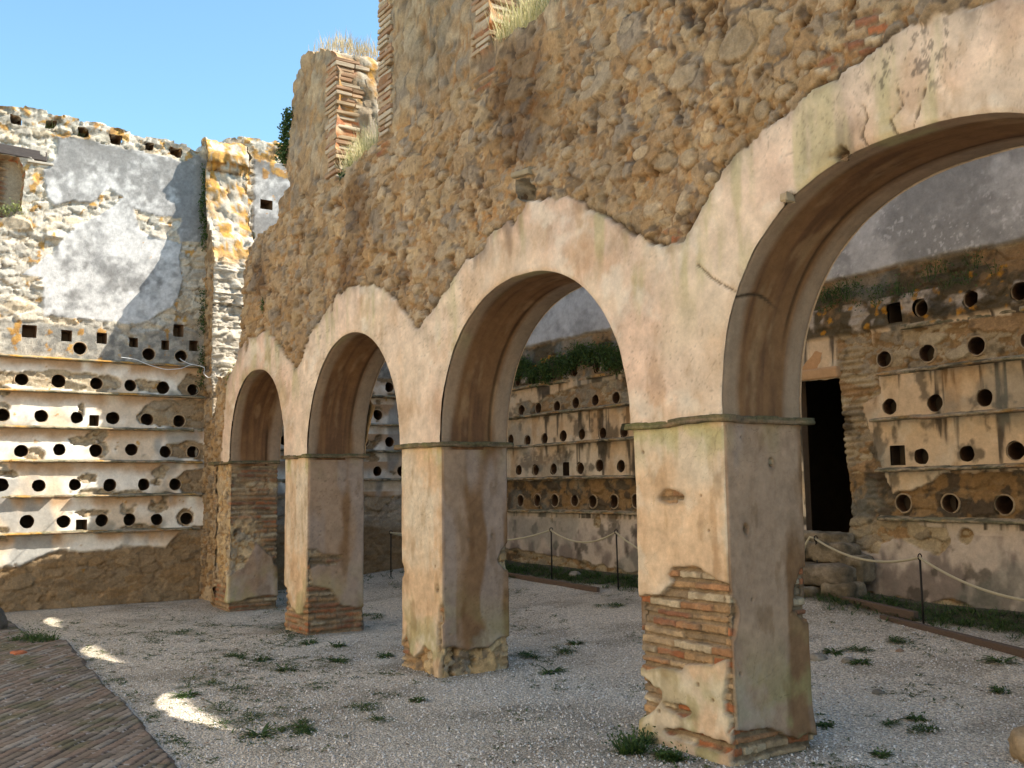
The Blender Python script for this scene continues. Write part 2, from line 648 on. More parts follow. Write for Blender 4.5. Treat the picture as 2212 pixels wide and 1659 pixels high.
def arc_sdf(x, z):
    d = polysd(x, z, OUT)
    rag = 0.05 * fbm(x * 4, z * 4, o=4, seed=3) + 0.035 * fbm(x * 16, z * 16, o=3, seed=4)
    q = ((np.abs(x + 5.88) < .2) | (np.abs(x + 4.8) < .2) | (np.abs(x + 2.6) < .2)) & (z > 5.35)
    d = d + np.where(z > 2.4, np.where(q, 0.035 * row_h(z, 5) + 0.01 * fbm(x * 20, z * 20, o=2, seed=6), rag), 0.0)
    a = arch_f(x, z) + 0.004 * fbm(x * 6, z * 6, o=3, seed=8)
    # putlog hole
    hole = -polysd(x, z, [(-2.24, 4.27), (-2.05, 4.24), (-1.97, 4.12), (-2.0, 4.03), (-2.16, 4.05), (-2.25, 4.12)]) + 0.012 * fbm(x * 20, z * 20, o=2, seed=9)
    return np.minimum(np.minimum(d, a), hole)


PTX = [-12, -10.0, -9.95, -9.75, -9.42, -8.85, -8.12, -7.53, -7.13, -6.95, -6.77, -6.29, -5.9, -5.52, -4.94, -4.41, -4.08, -3.98, -3.85, -3.57, -3.06, -2.45, -2.04,
       -1.6, -1.15, -0.8, -0.61, -0.40, -0.29, -0.22, -0.11, 0.23, 0.6, 0.81, 1.13, 1.42, 1.78, 2.1, 2.6, 3.2, 4.5, 6, 8, 10]
PTZ = [0.0, 0.0, 2.2, 3.2, 3.62, 3.80, 3.80, 3.49, 3.21, 3.25, 3.48, 3.74, 3.90, 3.94, 3.87, 3.60, 3.30, 3.24, 3.30, 3.46, 3.75, 3.90, 4.03,
       3.96, 3.74, 3.50, 3.36, 3.33, 3.32, 3.40, 3.53, 3.77, 3.89, 3.99, 4.01, 4.06, 4.06, 4.04, 4.1, 3.6, 3.3, 3.3, 3.3, 3.3]


def cracks(u, v, s, seed, wd=0.03):
    wu = u + 0.08 * fbm(u * 5, v * 5, o=3, seed=seed)
    wv = v + 0.08 * fbm(u * 5, v * 5, o=3, seed=seed + 1)
    f1, f2, _ = worley(wu / s, wv / s, seed + 2, 1.0)
    return 1 - ss(0, wd, f2 - f1)


def plaster_arc(x, y, z, u, v, seed=100):
    """plaster relief and colour, from world position"""
    n1 = fbm(x * .9 + y, z * .9, y * .9, o=4, seed=seed)
    n2 = fbm(x * 4, z * 4, y * 4, o=4, seed=seed + 1)
    st = fbm((x + y) * 7, z * 1.1, o=4, seed=seed + 2)
    c = mix(PL, PLP, ss(-.35, .45, n1 + .4 * n2))
    n5 = fbm(x * 11, z * 9, y * 11, o=4, seed=seed + 9)
    c = c * (1 + .24 * n2[:, None] + .16 * n5[:, None])
    c = mix(c, [.50, .33, .19], ss(.05, .5, fbm(x * 3 + 4, z * 2, y * 3, o=5, seed=seed + 10)) * .45)
    c = mix(c, [.66, .55, .42], ss(.15, .6, fbm(x * 2.3, z * 2.3, y * 2, o=4, seed=seed + 4)) * .7)
    c = mix(c, PLG, ss(.0, .5, st + .3 * n1) * .6 * ss(2.5, 3.2, z))
    h = 0.006 * n2 + 0.010 * n1 + 0.0015 * fbm(u * 40, v * 40, o=2, seed=seed + 6)
    return h, c


def unplane_y(px, py, y=0.0):
    d = RM @ np.array([(px - 1280) / 2463.7, -(py - 960) / 2463.7, -1.0])
    t = (y - CAM[1]) / d[1]
    P = CAM + d * t
    return P[0], P[2]


BOULD = []
for px, py, rx, ry in ((1595, 95, 48, 42), (1480, 168, 38, 28), (1392, 332, 26, 16), (1440, 352, 26, 22), (1492, 345, 20, 24), (1540, 385, 16, 14), (1350, 435, 14, 12), (1305, 372, 20, 14), (1230, 330, 16, 14),
                       (1650, 240, 20, 24), (1700, 200, 26, 18), (1560, 300, 18, 14), (1745, 130, 24, 20), (1550, 190, 14, 12), (1420, 240, 16, 12), (1330, 260, 14, 10), (1275, 180, 18, 16),
                       (900, 105, 20, 26), (935, 150, 18, 30), (965, 60, 18, 20), (870, 180, 14, 18), (885, 95, 12, 20), (1010, 40, 16, 14), (920, 260, 14, 14), (960, 380, 12, 12), (1010, 440, 16, 10),
                       (855, 350, 10, 16), (830, 420, 12, 18), (760, 470, 10, 14), (700, 430, 8, 12), (700, 240, 8, 16), (690, 300, 8, 12), (1095, 590, 14, 10), (1060, 500, 14, 10), (890, 560, 10, 12), (1420, 120, 20, 12),
                       (1360, 60, 18, 14), (1700, 40, 22, 16), (1800, 60, 20, 14), (1480, 450, 16, 14), (1510, 490, 12, 12), (1440, 480, 12, 10), (1580, 360, 14, 18), (905, 625, 12, 12), (860, 520, 9, 12)):
    s_ = 2560 / 2212
    a0, b0 = unplane_y(px * s_, py * s_)
    a1, _ = unplane_y((px + rx) * s_, py * s_)
    _, b1 = unplane_y(px * s_, (py + ry) * s_)
    BOULD.append((a0, b0, abs(a1 - a0) * .9, abs(b1 - b0) * .95))


def arc_field(u, v):
    z0 = np.zeros_like(u)
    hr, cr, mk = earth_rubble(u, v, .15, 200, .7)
    # the larger boulders that stand out of the face
    ng = fbm(u * 7, v * 7, o=3, seed=262)
    for k, (a0, b0, ra, rb) in enumerate(BOULD):
        q = 1 - np.hypot((u - a0) / ra, (v - b0) / rb) + .22 * ng
        t = ss(0, .28, q)
        r_ = (k * .37) % 1
        hb_ = .028 + .02 * r_ + .03 * ((u - a0) / ra * (r_ - .5) + (v - b0) / rb * (.3 - ((k * .61) % 1) * .5)) + .006 * fbm(u * 25, v * 25, o=3, seed=263)
        hr = hr * (1 - t) + np.maximum(hb_, 0.012) * t
        cs_ = np.array([.48, .39, .26]) * (.75 + .45 * r_)
        cr = mix(cr, cs_ * (1 + .2 * fbm(u * 20, v * 20, o=3, seed=264)[:, None]), t * .85)
        rg_ = ss(-.22, -.02, q) * (1 - ss(-.02, .08, q))
        cr = mix(cr, cr * .4, rg_ * .7)
        hr = hr - .012 * rg_
    # big stones zone on the right, finer on the left
    n = fbm(u * 1.1, v * 1.1, o=3, seed=301)
    dark = ss(0, .35, blobs(u, v, [(-2.15, 5.0, .55, .75), (-5.35, 4.8, .45, .65), (-5.6, 4.1, .5, .5), (-8.4, 4.6, .5, .6)]) + .12 * n)
    cr = mix(cr, cr * np.array([.50, .44, .42]), dark * .85)
    grey = ss(.1, .5, fbm(u * .8 + 7, v * .8, o=3, seed=302)) * .2
    cr = mix(cr, [.33, .29, .22], grey * mk)
    up = ss(5.0, 6.2, v) * ss(-.3, .3, n + .3) * .6
    cr = mix(cr, cr * 0.75 + np.array([.08, .072, .06]), up)
    # brick quoins
    for xe, sgn, wd, zz in ((-5.88, -1, .24, 5.25), (-4.8, 1, .26, 5.2), (-2.6, -1, .27, 5.2)):
        dd = (u - xe) * sgn
        row = np.floor(v / .062)
        ww = wd * (.75 + .5 * H(row, z0, z0, 41))
        bm = ss(0, .02, ww - dd) * ss(-.05, -.03, dd) * ss(0, .06, v - zz - .12 * fbm(u * 4, v * 4, o=2, seed=42))
        hb, mb, ib = bricks(u + .003, v, 44, .24, .062, .02)
        hr = hr * (1 - bm) + (hb * 1.6 + .004) * bm
        cr = mix(cr, brick_col(mb, ib, u, v, 46), bm)
    cr = cr * .84
    lum = cr.mean(1, keepdims=True)
    cr = (cr * .95 + lum * .05) * np.array([1.03, .98, .94]) * (1 + .25 * fbm(u * 1.7, v * 1.7, o=4, seed=303)[:, None])
    # a few loose bricks by the right arch
    bm = ss(0, .03, blobs(u, v, [(1.18, 4.17, .16, .13), (.92, 4.08, .10, .06), (-.42, 3.38, .14, .07)]) + .01 * n)
    hb, mb, ib = bricks(u, v + .2 * (u), 48, .15, .06, .014)
    hr = hr * (1 - bm) + hb * bm
    cr = mix(cr, brick_col(mb, ib, u, v, 49), bm)
    # plaster
    zt = np.interp(u, PTX, PTZ)
    P = (zt - v) * .8
    P = np.minimum(P, (u + 9.98 + .05 * (v - 2.1)) * .9)
    P = P + .05 * fbm(u * 3.2, v * 3.2, o=3, seed=310) + .03 * fbm(u * 13, v * 13, o=3, seed=311)
    chips = blobs(u, v, [(-2.28, 3.98, .06, .10), (.62, 3.36, .045, .05), (.98, 3.54, .05, .03), (-8.9, 3.74, .05, .1), (-6.0, 3.84, .03, .12)]) + .02 * fbm(u * 20, v * 20, o=3, seed=312)
    P = np.minimum(P, -chips)
    hp, cp = plaster_arc(u, z0, v, u, v)
    edge = ss(.09, 0, P)
    cp = mix(cp, cp * .78, edge)
    cp = mix(cp, cp * np.array([.70, .62, .52]), ss(.12, .5, fbm(u * 5 + 2, v * 2.4, o=5, seed=313, g=.6)) * .6)
    cp = mix(cp, [.72, .66, .56], ss(.15, .5, fbm(u * 3.1 + 9, v * 3.1, o=5, seed=314, g=.6)) * .5)
    cz = ss(-.1, .4, fbm(u * 1.3, v * 1.3, o=2, seed=320))
    ck = np.maximum(cracks(u, v, .11, 330, .035) * cz * .5, cracks(u, v, .38, 331, .012) * ss(-.2, .3, fbm(u * .9 + 5, v * .9, o=2, seed=321)) * .4)
    big = np.zeros_like(u)
    for pts in (((-.16, 3.13), (-.04, 3.02), (.10, 2.93), (.22, 2.86)), ((1.16, 3.52), (1.13, 3.60), (1.17, 3.68), (1.15, 3.76)), ((1.34, 3.54), (1.31, 3.62), (1.39, 3.68), (1.36, 3.78)), ((1.44, 3.55), (1.5, 3.66), (1.52, 3.72))):
        d = np.full_like(u, 9.)
        for (ax, ay), (bx, by) in zip(pts[:-1], pts[1:]):
            t = np.clip(((u - ax) * (bx - ax) + (v - ay) * (by - ay)) / ((bx - ax) ** 2 + (by - ay) ** 2), 0, 1)
            d = np.minimum(d, np.hypot(u - ax - t * (bx - ax), v - ay - t * (by - ay)))
        big = np.maximum(big, ss(.0075, .002, d + .009 * fbm(u * 30, v * 30, o=2, seed=335)))
    cp = mix(cp, cp * .35, ck)
    cp = mix(cp, [.12, .09, .06], big * .8)
    hp = hp - .004 * ck - .012 * big
    # black lichen high on the right arch
    dk = ss(.12, .26, fbm(u * 26, v * 18, o=5, seed=340, g=.7) - .10 + .6 * blobs(u, v, [(1.45, 3.90, .34, .24)]) / .2 * .35 - .05) * ss(-.05, .12, blobs(u, v, [(1.45, 3.90, .36, .26), (.95, 3.72, .1, .05)]))
    dk2 = ss(.1, .5, fbm(u * 8, v * 1.6, o=4, seed=341)) * ss(.28, .02, P) * ss(-.3, .3, fbm(u * 1.2, v * 1.2, o=2, seed=342)) * .75
    cp = mix(cp, STAIN, np.maximum(dk * .6, dk2 * .6))
    t = ss(-.003, .010, P)
    h = hr * (1 - t) + (hp + .030) * t
    cr = mix(cr, cr * .5, ss(-.05, -.005, P) * .5)
    lipd = ss(-.020, -.004, P) * (1 - t) * ss(-.35, .1, fbm(u * 3, v * 3, o=3, seed=360))
    cr = mix(cr, [.07, .05, .035], lipd * .85)
    h = h - .022 * lipd
    c = mix(cr, cp, t)
    bump = 1.0 * (1 - t) + .12 * t
    # white efflorescence under the spring line at the left, cracked strip near the end wall
    # edge rounding at the arches
    a = arch_f(u, v)
    h = h - .014 * np.exp(-np.clip(a, 0, 1) / .010)
    # the left stretch stands back a little
    h = h - .17 * ss(-10.3, -10.9, u) - .03 * ss(-9.9, -10.3, u) * (v < 3.4)
    # vertical crack
    d = np.abs(u - np.interp(v, [3.8, 3.91, 4.23, 4.6, 5.05], [-8.44, -8.44, -8.42, -8.38, -8.48]) - .012 * fbm(v * 9, v * 3, o=3, seed=350))
    ckv = ss(.022, .006, d) * (v > 3.85)
    h = h - .06 * ckv
    c = mix(c, [.05, .04, .03], ckv * .8)
    d = np.abs(u - (-11.2 + .04 * np.sin(v * 3)) - .02 * fbm(v * 7, v * 3, o=3, seed=351))
    ckv = ss(.022, .008, d) * (v > 3.6) * (v < 5.6)
    h = h - .05 * ckv
    c = mix(c, [.06, .045, .035], ckv * .8)
    return h, c, bump


def rim_field(x, z, d):
    h, mk, idv = rubble(d * 1.0 + 3, z + .7 * np.floor(x * 1.5) / 1.5, .14, 400, 1.2, .7)
    c = mix([.34, .27, .19], stone_palette(idv, [[.42, .36, .28], [.36, .31, .24], [.46, .41, .33], [.33, .26, .18]]), mk)
    n = fbm(d * 8 + x, z * 8, o=3, seed=402)
    c = c * (1 + .2 * n[:, None])
    hb, mb, ib = bricks(d * 1.0 + .1, z, 44, .24, .062, .02)
    q = ((np.abs(x + 5.88) < .12) | (np.abs(x + 4.8) < .12) | (np.abs(x + 2.6) < .12)) & (z > 5.42)
    row = np.floor(z / .062)
    lim = .26 * (.7 + .6 * H(row, np.zeros_like(row), np.zeros_like(row), 47))
    bm = q * ss(0, .02, lim - d)
    h = (h * 1.5 - .03 + .02 * n) * (1 - bm) + (-.03) * bm
    c = mix(c, brick_col(mb, ib, d, z, 46) * 1.15, bm)
    lc = ss(.15, .4, fbm(d * 7 + 9, z * 7 + x, o=4, seed=404)) * ss(5.6, 6.6, z)
    lc = np.maximum(lc, (x < -10.4) * ss(-.04, .10, .5 * fbm(d * 22, z * 22, o=3, seed=406) + fbm(d * 6 + 9, z * 6, o=4, seed=405)) * ss(4.9, 5.6, z))
    c = mix(c, mix([.58, .29, .03], [.42, .21, .04], ss(-.3, .3, fbm(d * 30, z * 30, o=2, seed=409))), lc * .8)
    c = mix(c, [.55, .50, .42], ((x < -10.3) & (z > 3.3)) * (1 - lc) * .6)
    return h, c, np.ones_like(x)


arcade = empty("arcade_wall", (-4.0, 0.37, 0), "long ruined wall of four plastered round arches under brown rubble masonry", "wall")
us = np.concatenate([np.arange(-11.58, -11.5, .03), glines(-11.49, 2.15, lambda t: (t, 0, 3.4), 1.5, .006, .06), np.arange(2.25, 9.5, .12)])
vs = glines(-.2, 8.3, lambda t: (-.2, 0, t), 2.0, .0085, .12)
sheet("rubble_wall", arcade, (0, 0, 0), (1, 0, 0), (0, 0, 1), (0, -1, 0), us, vs, arc_field, arc_sdf,
      rim=(.76, 22, rim_field, lambda x, z: (arch_f(x, z) < .03) | (z < 2.2)))


def back_field(u, v):
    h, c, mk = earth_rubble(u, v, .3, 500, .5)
    t = ss(-.2, .2, fbm(u, v, o=3, seed=501) + .3 * (4 - v))
    c = mix(c, PL * .8, t * .7)
    return h * (1 - t), c, np.full_like(u, .5)


sheet("rear_face", arcade, (0, THK, 0), (1, 0, 0), (0, 0, 1), (0, 1, 0), np.arange(-11.58, 9.4, .05), np.arange(-.2, 8.3, .05), back_field, arc_sdf)


# thin brick courses at the broken window jambs, their ends sticking out unevenly
def quoin(xe, sgn, z0, z1, seed):
    r_ = np.random.default_rng(seed)
    g = Geo()
    pal = [(.34, .21, .13), (.38, .28, .18), (.44, .36, .26), (.30, .19, .12), (.42, .34, .25), (.36, .24, .15)]
    z = z0
    while z < z1:
        th = r_.uniform(.034, .046)
        out = r_.uniform(-.01, .035)
        L = r_.choice([.14, .20, .28, .30])
        y = -.035 - r_.uniform(0, .015)
        first = True
        x1 = xe + sgn * out; x0 = xe - sgn * L
        dep = r_.uniform(.18, .34)
        g.box(((x0 + x1) / 2, y + dep / 2, z + th / 2), (abs(x1 - x0), dep, th), pal[r_.integers(6)], jit=.0022, bev=.005)
        if L < .18:
            g.box((x0 - sgn * .075, y + .055, z + th / 2), (.14, .11, th * .95), pal[r_.integers(6)], jit=.0022, bev=.005)
        if r_.random() < .7:
            d2 = r_.uniform(.12, .26)
            g.box((xe + sgn * (out * .6 - .06), y + dep + .012 + d2 / 2, z + th / 2 + r_.normal(0, .003)), (.12, d2, th * .95), pal[r_.integers(6)], jit=.0025, bev=.005)
        z += th + r_.uniform(.014, .026)
    g.build("brick_quoin", M_WALL, arcade)


quoin(-5.90, 1, 5.34, 6.72, 1)
quoin(-4.78, -1, 5.42, 7.7, 2)
quoin(-2.62, 1, 5.58, 7.6, 3)

# putlog hole recess with a brick over it
g = Geo()
hb = [(-2.28, 4.0), (-1.93, 4.0), (-1.93, 4.30), (-2.28, 4.30)]
V = [(x, .02, z) for x, z in hb] + [(x, .34, z) for x, z in hb]
g.add(V, [(4, 5, 6, 7), (0, 4, 7, 3), (1, 2, 6, 5), (0, 1, 5, 4), (2, 3, 7, 6)], (.17, .12, .08))
g.build("putlog_hole", M_WALL, arcade)
g = Geo()
g.box((-2.12, -.01, 4.285), (.26, .12, .045), (.30, .25, .17), jit=.003, rot=[[.99, 0, .1], [0, 1, 0], [-.1, 0, .99]])
g.build("lintel_stone", M_WALL, arcade)
g = Geo()
g.box((.62, -.05, 3.37), (.05, .08, .05), (.36, .28, .18), jit=.004)
g.build("protruding_stone", M_WALL, arcade)


def soffit(x0, x1, Hh, n, seed, right_edge_vis=True):
    cx, r = (x0 + x1) / 2, (x1 - x0) / 2
    th = np.linspace(math.pi, 0, 4000)
    co, si = np.cos(th), np.sin(th)
    X = cx + r * np.sign(co) * np.abs(co) ** (2 / n)
    Z = ZS + Hh * np.abs(si) ** (2 / n)
    L = np.concatenate([[0], np.cumsum(np.hypot(np.diff(X), np.diff(Z)))])
    X = np.concatenate([[x0], X, [x1]]); Z = np.concatenate([[ZS - .06], Z, [ZS - .06]])
    L = np.concatenate([[-.06], L, [L[-1] + .06]])
    m_ = int((L[-1]) / (.012 if x0 > -4 else .018))
    l = np.linspace(L[0], L[-1], m_)
    px, pz = np.interp(l, L, X), np.interp(l, L, Z)
    tx, tz = np.gradient(px), np.gradient(pz)
    q = np.hypot(tx, tz)
    nx, nz = tz / q, -tx / q            # towards the opening
    yy = np.concatenate([[0.004, .010, .02, .035], np.linspace(.055, THK + .001, 44)])
    A, Y = np.meshgrid(np.arange(m_), yy, indexing='ij')
    A = A.ravel(); Y = Y.ravel()
    s = l[A]
    xx, zz = px[A], pz[A]
    n1 = fbm(s * 1.3, Y * 3, o=4, seed=seed)
    str_ = fbm(s * 1.5, Y * 26, o=4, seed=seed + 1)
    h = .006 * n1 + .0025 * str_
    h = h - .016 * np.exp(-Y / .012) - .012 * np.exp(-(THK - Y).clip(0) / .02)
    yn = Y + .05 * n1 + .015 * str_
    edge = np.maximum(ss(.15, .08, yn), ss(.52, .60, yn))
    brown = mix([.215, .115, .055], [.14, .074, .04], ss(-.3, .5, str_ + n1 * .6))
    brown = mix(brown, [.28, .17, .09], ss(.2, .6, fbm(s * 2.6, Y * 9, o=4, seed=seed + 3)))
    pale = mix([.35, .25, .17], [.31, .235, .17], ss(-.3, .3, n1))
    pale = mix(pale, [.38, .34, .19], ss(0, .5, fbm(s * 3, Y * 5, o=3, seed=seed + 7)) * ss(2.8, 3.3, zz) * (Y < .15))
    c = mix(brown, pale, edge * .85)
    line = ss(.022, .006, np.abs(Y - .53 - .012 * n1)) * ss(-.2, .2, fbm(s * .9, s * 0 + 3, o=2, seed=seed + 4))
    h = h - .006 * line
    c = mix(c, c * .5, line)
    if seed == 640:
        d = np.abs(zz - (2.86 + .04 * np.sin(Y * 9) - .05 * Y)) + (xx > 1) * 9
        ck = ss(.014, .004, d) * ss(.5, .2, Y)
        c = mix(c, [.04, .03, .02], ck * .9); h = h - .01 * ck
    P = np.stack([xx + nx[A] * h, Y, zz + nz[A] * h], 1)
    Fq = grid_faces(m_, len(yy))
    mkobj("arch_soffit", P, Fq, M_WALL, arcade, c, np.full(len(P), .15))


for k, a in enumerate(ARCH):
    soffit(*a, 610 + 10 * k)


# ------------------------------------------------------------------ piers
def ring(x0, x1, off=0.0):
    """perimeter of a pier: s = 0 at the front right corner, negative along the front, positive along the right side"""
    wd = x1 - x0
    T = THK

    def f(s):
        P2 = np.zeros((len(s), 2)); N2 = np.zeros((len(s), 2))
        tot = 2 * (wd + T)
        q = (s + wd) % tot
        a = q < wd
        P2[a] = np.stack([x0 + q[a], np.zeros(a.sum())], 1); N2[a] = (0, -1)
        b = (q >= wd) & (q < wd + T)
        P2[b] = np.stack([np.full(b.sum(), x1), q[b] - wd], 1); N2[b] = (1, 0)
        c = (q >= wd + T) & (q < 2 * wd + T)
        P2[c] = np.stack([x1 - (q[c] - wd - T), np.full(c.sum(), T)], 1); N2[c] = (0, 1)
        d = q >= 2 * wd + T
        P2[d] = np.stack([np.full(d.sum(), x0), T - (q[d] - 2 * wd - T)], 1); N2[d] = (-1, 0)
        cd_ = np.full(len(s), 9.)
        ns = [(0, -1), (1, 0), (0, 1), (-1, 0)]
        for i, cs in enumerate((wd, wd + T, 2 * wd + T, 2 * wd + 2 * T)):
            dd = (q - cs + tot / 2) % tot - tot / 2
            near = np.abs(dd) < .03
            if near.any():
                k = .5 + .5 * dd[near] / .03
                nn = (1 - k)[:, None] * np.array(ns[i]) + k[:, None] * np.array(ns[(i + 1) % 4])
                N2[near] = nn / np.linalg.norm(nn, axis=1)[:, None]
            cd_ = np.minimum(cd_, np.abs(dd))
        return P2, N2, cd_
    return f


def make_pier(x0, x1, expo, seed, kind, zbot=-.15):
    wd = x1 - x0
    f = ring(x0, x1)
    dist = math.hypot(x1 - CAM[0], -CAM[1])
    st = (1.0 if x1 == 0.0 else 1.3) * dist / F1024
    s = np.concatenate([np.linspace(-wd, 0, int(wd / st * .85)), np.linspace(0, THK, int(THK / st))[1:], np.linspace(THK, 2 * THK + wd, 40)[1:], [2 * THK + wd + wd * 0 + .0001]])
    s[-1] = 2 * THK + wd + wd - wd
    s = np.concatenate([s[:-1], [2 * THK + wd]])
    z = np.linspace(zbot, ZS + .01, int((ZS - zbot) / st))
    # closed loop: last column meets the first
    P2, N2, cdist = f(np.concatenate([s[:-1], [-wd]]))
    S, Z = np.meshgrid(s, z, indexing='ij')
    iu = np.repeat(np.arange(len(s)), len(z))
    S = S.ravel(); Z = Z.ravel()
    X, Y = P2[iu, 0], P2[iu, 1]
    S = np.where(S > THK + wd, S - 2 * (wd + THK), S)
    front = (S < 0) & (S >= -wd - 1e-6)
    n1 = fbm(X * 1.4, Z * 1.4, Y * 1.4, o=4, seed=seed)
    n2 = fbm(X * 5, Z * 5, Y * 5, o=4, seed=seed + 1)
    n3 = fbm(X * 22, Z * 22, Y * 22, o=3, seed=seed + 2)
    stv = fbm((X + Y) * 9, Z * .9, o=4, seed=seed + 3)
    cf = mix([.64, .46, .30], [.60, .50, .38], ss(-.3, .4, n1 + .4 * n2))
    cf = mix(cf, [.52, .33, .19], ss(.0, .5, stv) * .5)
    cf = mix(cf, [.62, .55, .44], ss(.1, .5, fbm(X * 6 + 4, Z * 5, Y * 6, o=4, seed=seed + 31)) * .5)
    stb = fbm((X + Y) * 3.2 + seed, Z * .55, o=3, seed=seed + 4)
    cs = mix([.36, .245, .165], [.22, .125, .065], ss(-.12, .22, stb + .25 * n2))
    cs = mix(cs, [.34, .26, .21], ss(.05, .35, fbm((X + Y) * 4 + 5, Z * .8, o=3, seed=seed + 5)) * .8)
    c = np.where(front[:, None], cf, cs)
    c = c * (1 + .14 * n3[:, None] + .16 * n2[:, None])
    # moss and damp near the base
    low = ss(.95, .1, Z + .25 * n1)
    c = mix(c, mix(c, [.30, .28, .12], ss(-.25, .3, n2) * .9), low * (.8 if front.any() else .5))
    ef = ss(.0, .3, fbm(X * 4 + 3, Z * 3.5, Y * 4, o=5, seed=seed + 33) + .35 * ss(.65, .3, Z) - .15) * ss(.75, .4, Z)
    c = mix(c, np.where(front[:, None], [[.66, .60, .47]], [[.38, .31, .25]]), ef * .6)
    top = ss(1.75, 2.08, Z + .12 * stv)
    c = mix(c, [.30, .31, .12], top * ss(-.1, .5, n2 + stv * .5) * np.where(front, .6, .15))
    # small pits
    f1, f2, idd = worley((S + 5) / .17, Z / .17, seed + 6)
    pit = ss(.10, .05, (f1 + .05 * n3) / (.3 + idd * .6)) * (idd > .9)
    hp = .008 * n1 + .004 * n2 + .001 * n3
    hp = hp - pit * .01
    ckp = np.maximum(cracks(S + 9, Z, .12, seed + 40, .03) * ss(.05, .4, n1), cracks(S + 9, Z, .33, seed + 43, .010) * ss(-.1, .3, n2)) * .45
    c = mix(c, c * .4, ckp)
    hp = hp - .003 * ckp
    c = mix(c, c * np.array([.62, .55, .45]), ss(.15, .5, fbm(X * 9 + 7, Z * 3.5, Y * 9, o=5, seed=seed + 45)) * .55)
    c = mix(c, [.20, .14, .09], pit * .7)
    # masonry under the plaster
    hb, mb, ib = bricks(S + 10, Z + .03, seed + 7, .30, .066, .022)
    bc = brick_col(mb, ib, S, Z, seed + 8)
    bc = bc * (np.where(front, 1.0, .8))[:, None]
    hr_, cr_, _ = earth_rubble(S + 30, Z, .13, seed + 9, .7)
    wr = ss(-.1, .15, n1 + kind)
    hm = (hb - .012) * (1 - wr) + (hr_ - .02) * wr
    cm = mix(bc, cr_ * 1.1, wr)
    ex = np.full_like(S, -9.)
    for e in expo:
        if e[0] == 'p':
            ex = np.maximum(ex, polysd(S, Z, e[1]))
        else:
            ex = np.maximum(ex, blobs(S, Z, [e[1]]))
    ex = ex + .018 * fbm(S * 11, Z * 11, o=3, seed=seed + 11) + .008 * n3
    t = ss(-.003, .007, ex)
    if kind > .8:
        hm = hm + .02
    hh = hp * (1 - t) + (hm - .028) * t
    lip = ss(-.03, 0, ex) * (1 - t)
    c = mix(c, c * .72, lip)
    cm = mix(cm, cm * .75, ss(.03, 0, ex) * .5)
    c = mix(c, cm, t)
    rnd = (1 - np.clip(cdist[iu] / .03, 0, 1)) ** 2
    hh = hh - rnd * (.010 + .012 * np.clip(fbm(Z * 6, Z * 0 + S * .0 + 2, o=4, seed=seed + 12), 0, 1)) * 1.3
    # battered foot
    hh = hh + .03 * ss(.35, .0, Z) * (1 - .5 * t)
    P = np.stack([X + N2[iu, 0] * hh, Y + N2[iu, 1] * hh, Z], 1)
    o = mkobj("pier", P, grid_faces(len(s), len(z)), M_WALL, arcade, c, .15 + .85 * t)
    # impost: a thin course of mossy tiles round the pier
    sp = np.concatenate([np.linspace(-wd, 0, int(wd / .018)), np.linspace(0, THK, int(THK / .018))[1:], np.linspace(THK, 2 * THK + wd, 50)[1:], np.linspace(2 * THK + wd, 2 * THK + 2 * wd, 2)[:0]])
    sp = np.concatenate([sp])
    P2, N2, cd2 = f(np.concatenate([sp[:-1], [-wd]]))
    prof = [(-.04, -.034), (.040, -.031), (.046, -.028), (.048, -.010), (.045, -.004), (.047, .010), (.043, .015), (-.04, .022)]
    ks = len(prof)
    ii = np.repeat(np.arange(len(sp)), ks)
    kk = np.tile(np.arange(ks), len(sp))
    off = np.array([p[0] for p in prof])[kk]; zz = np.array([p[1] for p in prof])[kk]
    SS = sp[ii]
    tile = np.floor((SS + 5 + seed) / .19)
    tj = H(tile, np.zeros_like(tile), np.zeros_like(tile), seed + 20)
    nb = fbm(SS * 9 + 3, zz * 30, o=4, seed=seed + 21)
    off = off + (off > 0) * (.018 * nb + .022 * (tj - .5) - .045 * (tj > .84))
    edgej = np.abs(((SS + 5 + seed) / .19) % 1 - .5)
    off = off - (off > 0) * .012 * ss(.47, .5, edgej)
    zz2 = ZS + zz + .006 * nb + .006 * (tj - .5) + .009 * fbm(SS * 3, SS * 0, o=2, seed=seed + 22)
    sc = 1.0 + 0 * off
    # square the corners of the slab
    diag = 1 / np.maximum(np.abs(N2[ii, 0]), np.abs(N2[ii, 1]))
    PX = P2[ii, 0] + N2[ii, 0] * off * diag; PY = P2[ii, 1] + N2[ii, 1] * off * diag
    ci = mix([.24, .165, .10], [.13, .11, .06], ss(-.2, .3, nb + .4 * (kk > 3)))
    ci = mix(ci, [.10, .085, .06], ss(.1, .5, fbm(SS * 7, zz * 20 + 5, o=3, seed=seed + 23)) * .7)
    ci = mix(ci, [.19, .19, .07], ss(.1, .5, fbm(SS * 4, zz * 5 + 9, o=3, seed=seed + 24)) * (SS < .02) * .45)
    mkobj("impost", np.stack([PX, PY, zz2], 1), grid_faces(len(sp), ks)[:, ::-1], M_LEDGE, o, ci, np.full(len(ii), .8))
    return o


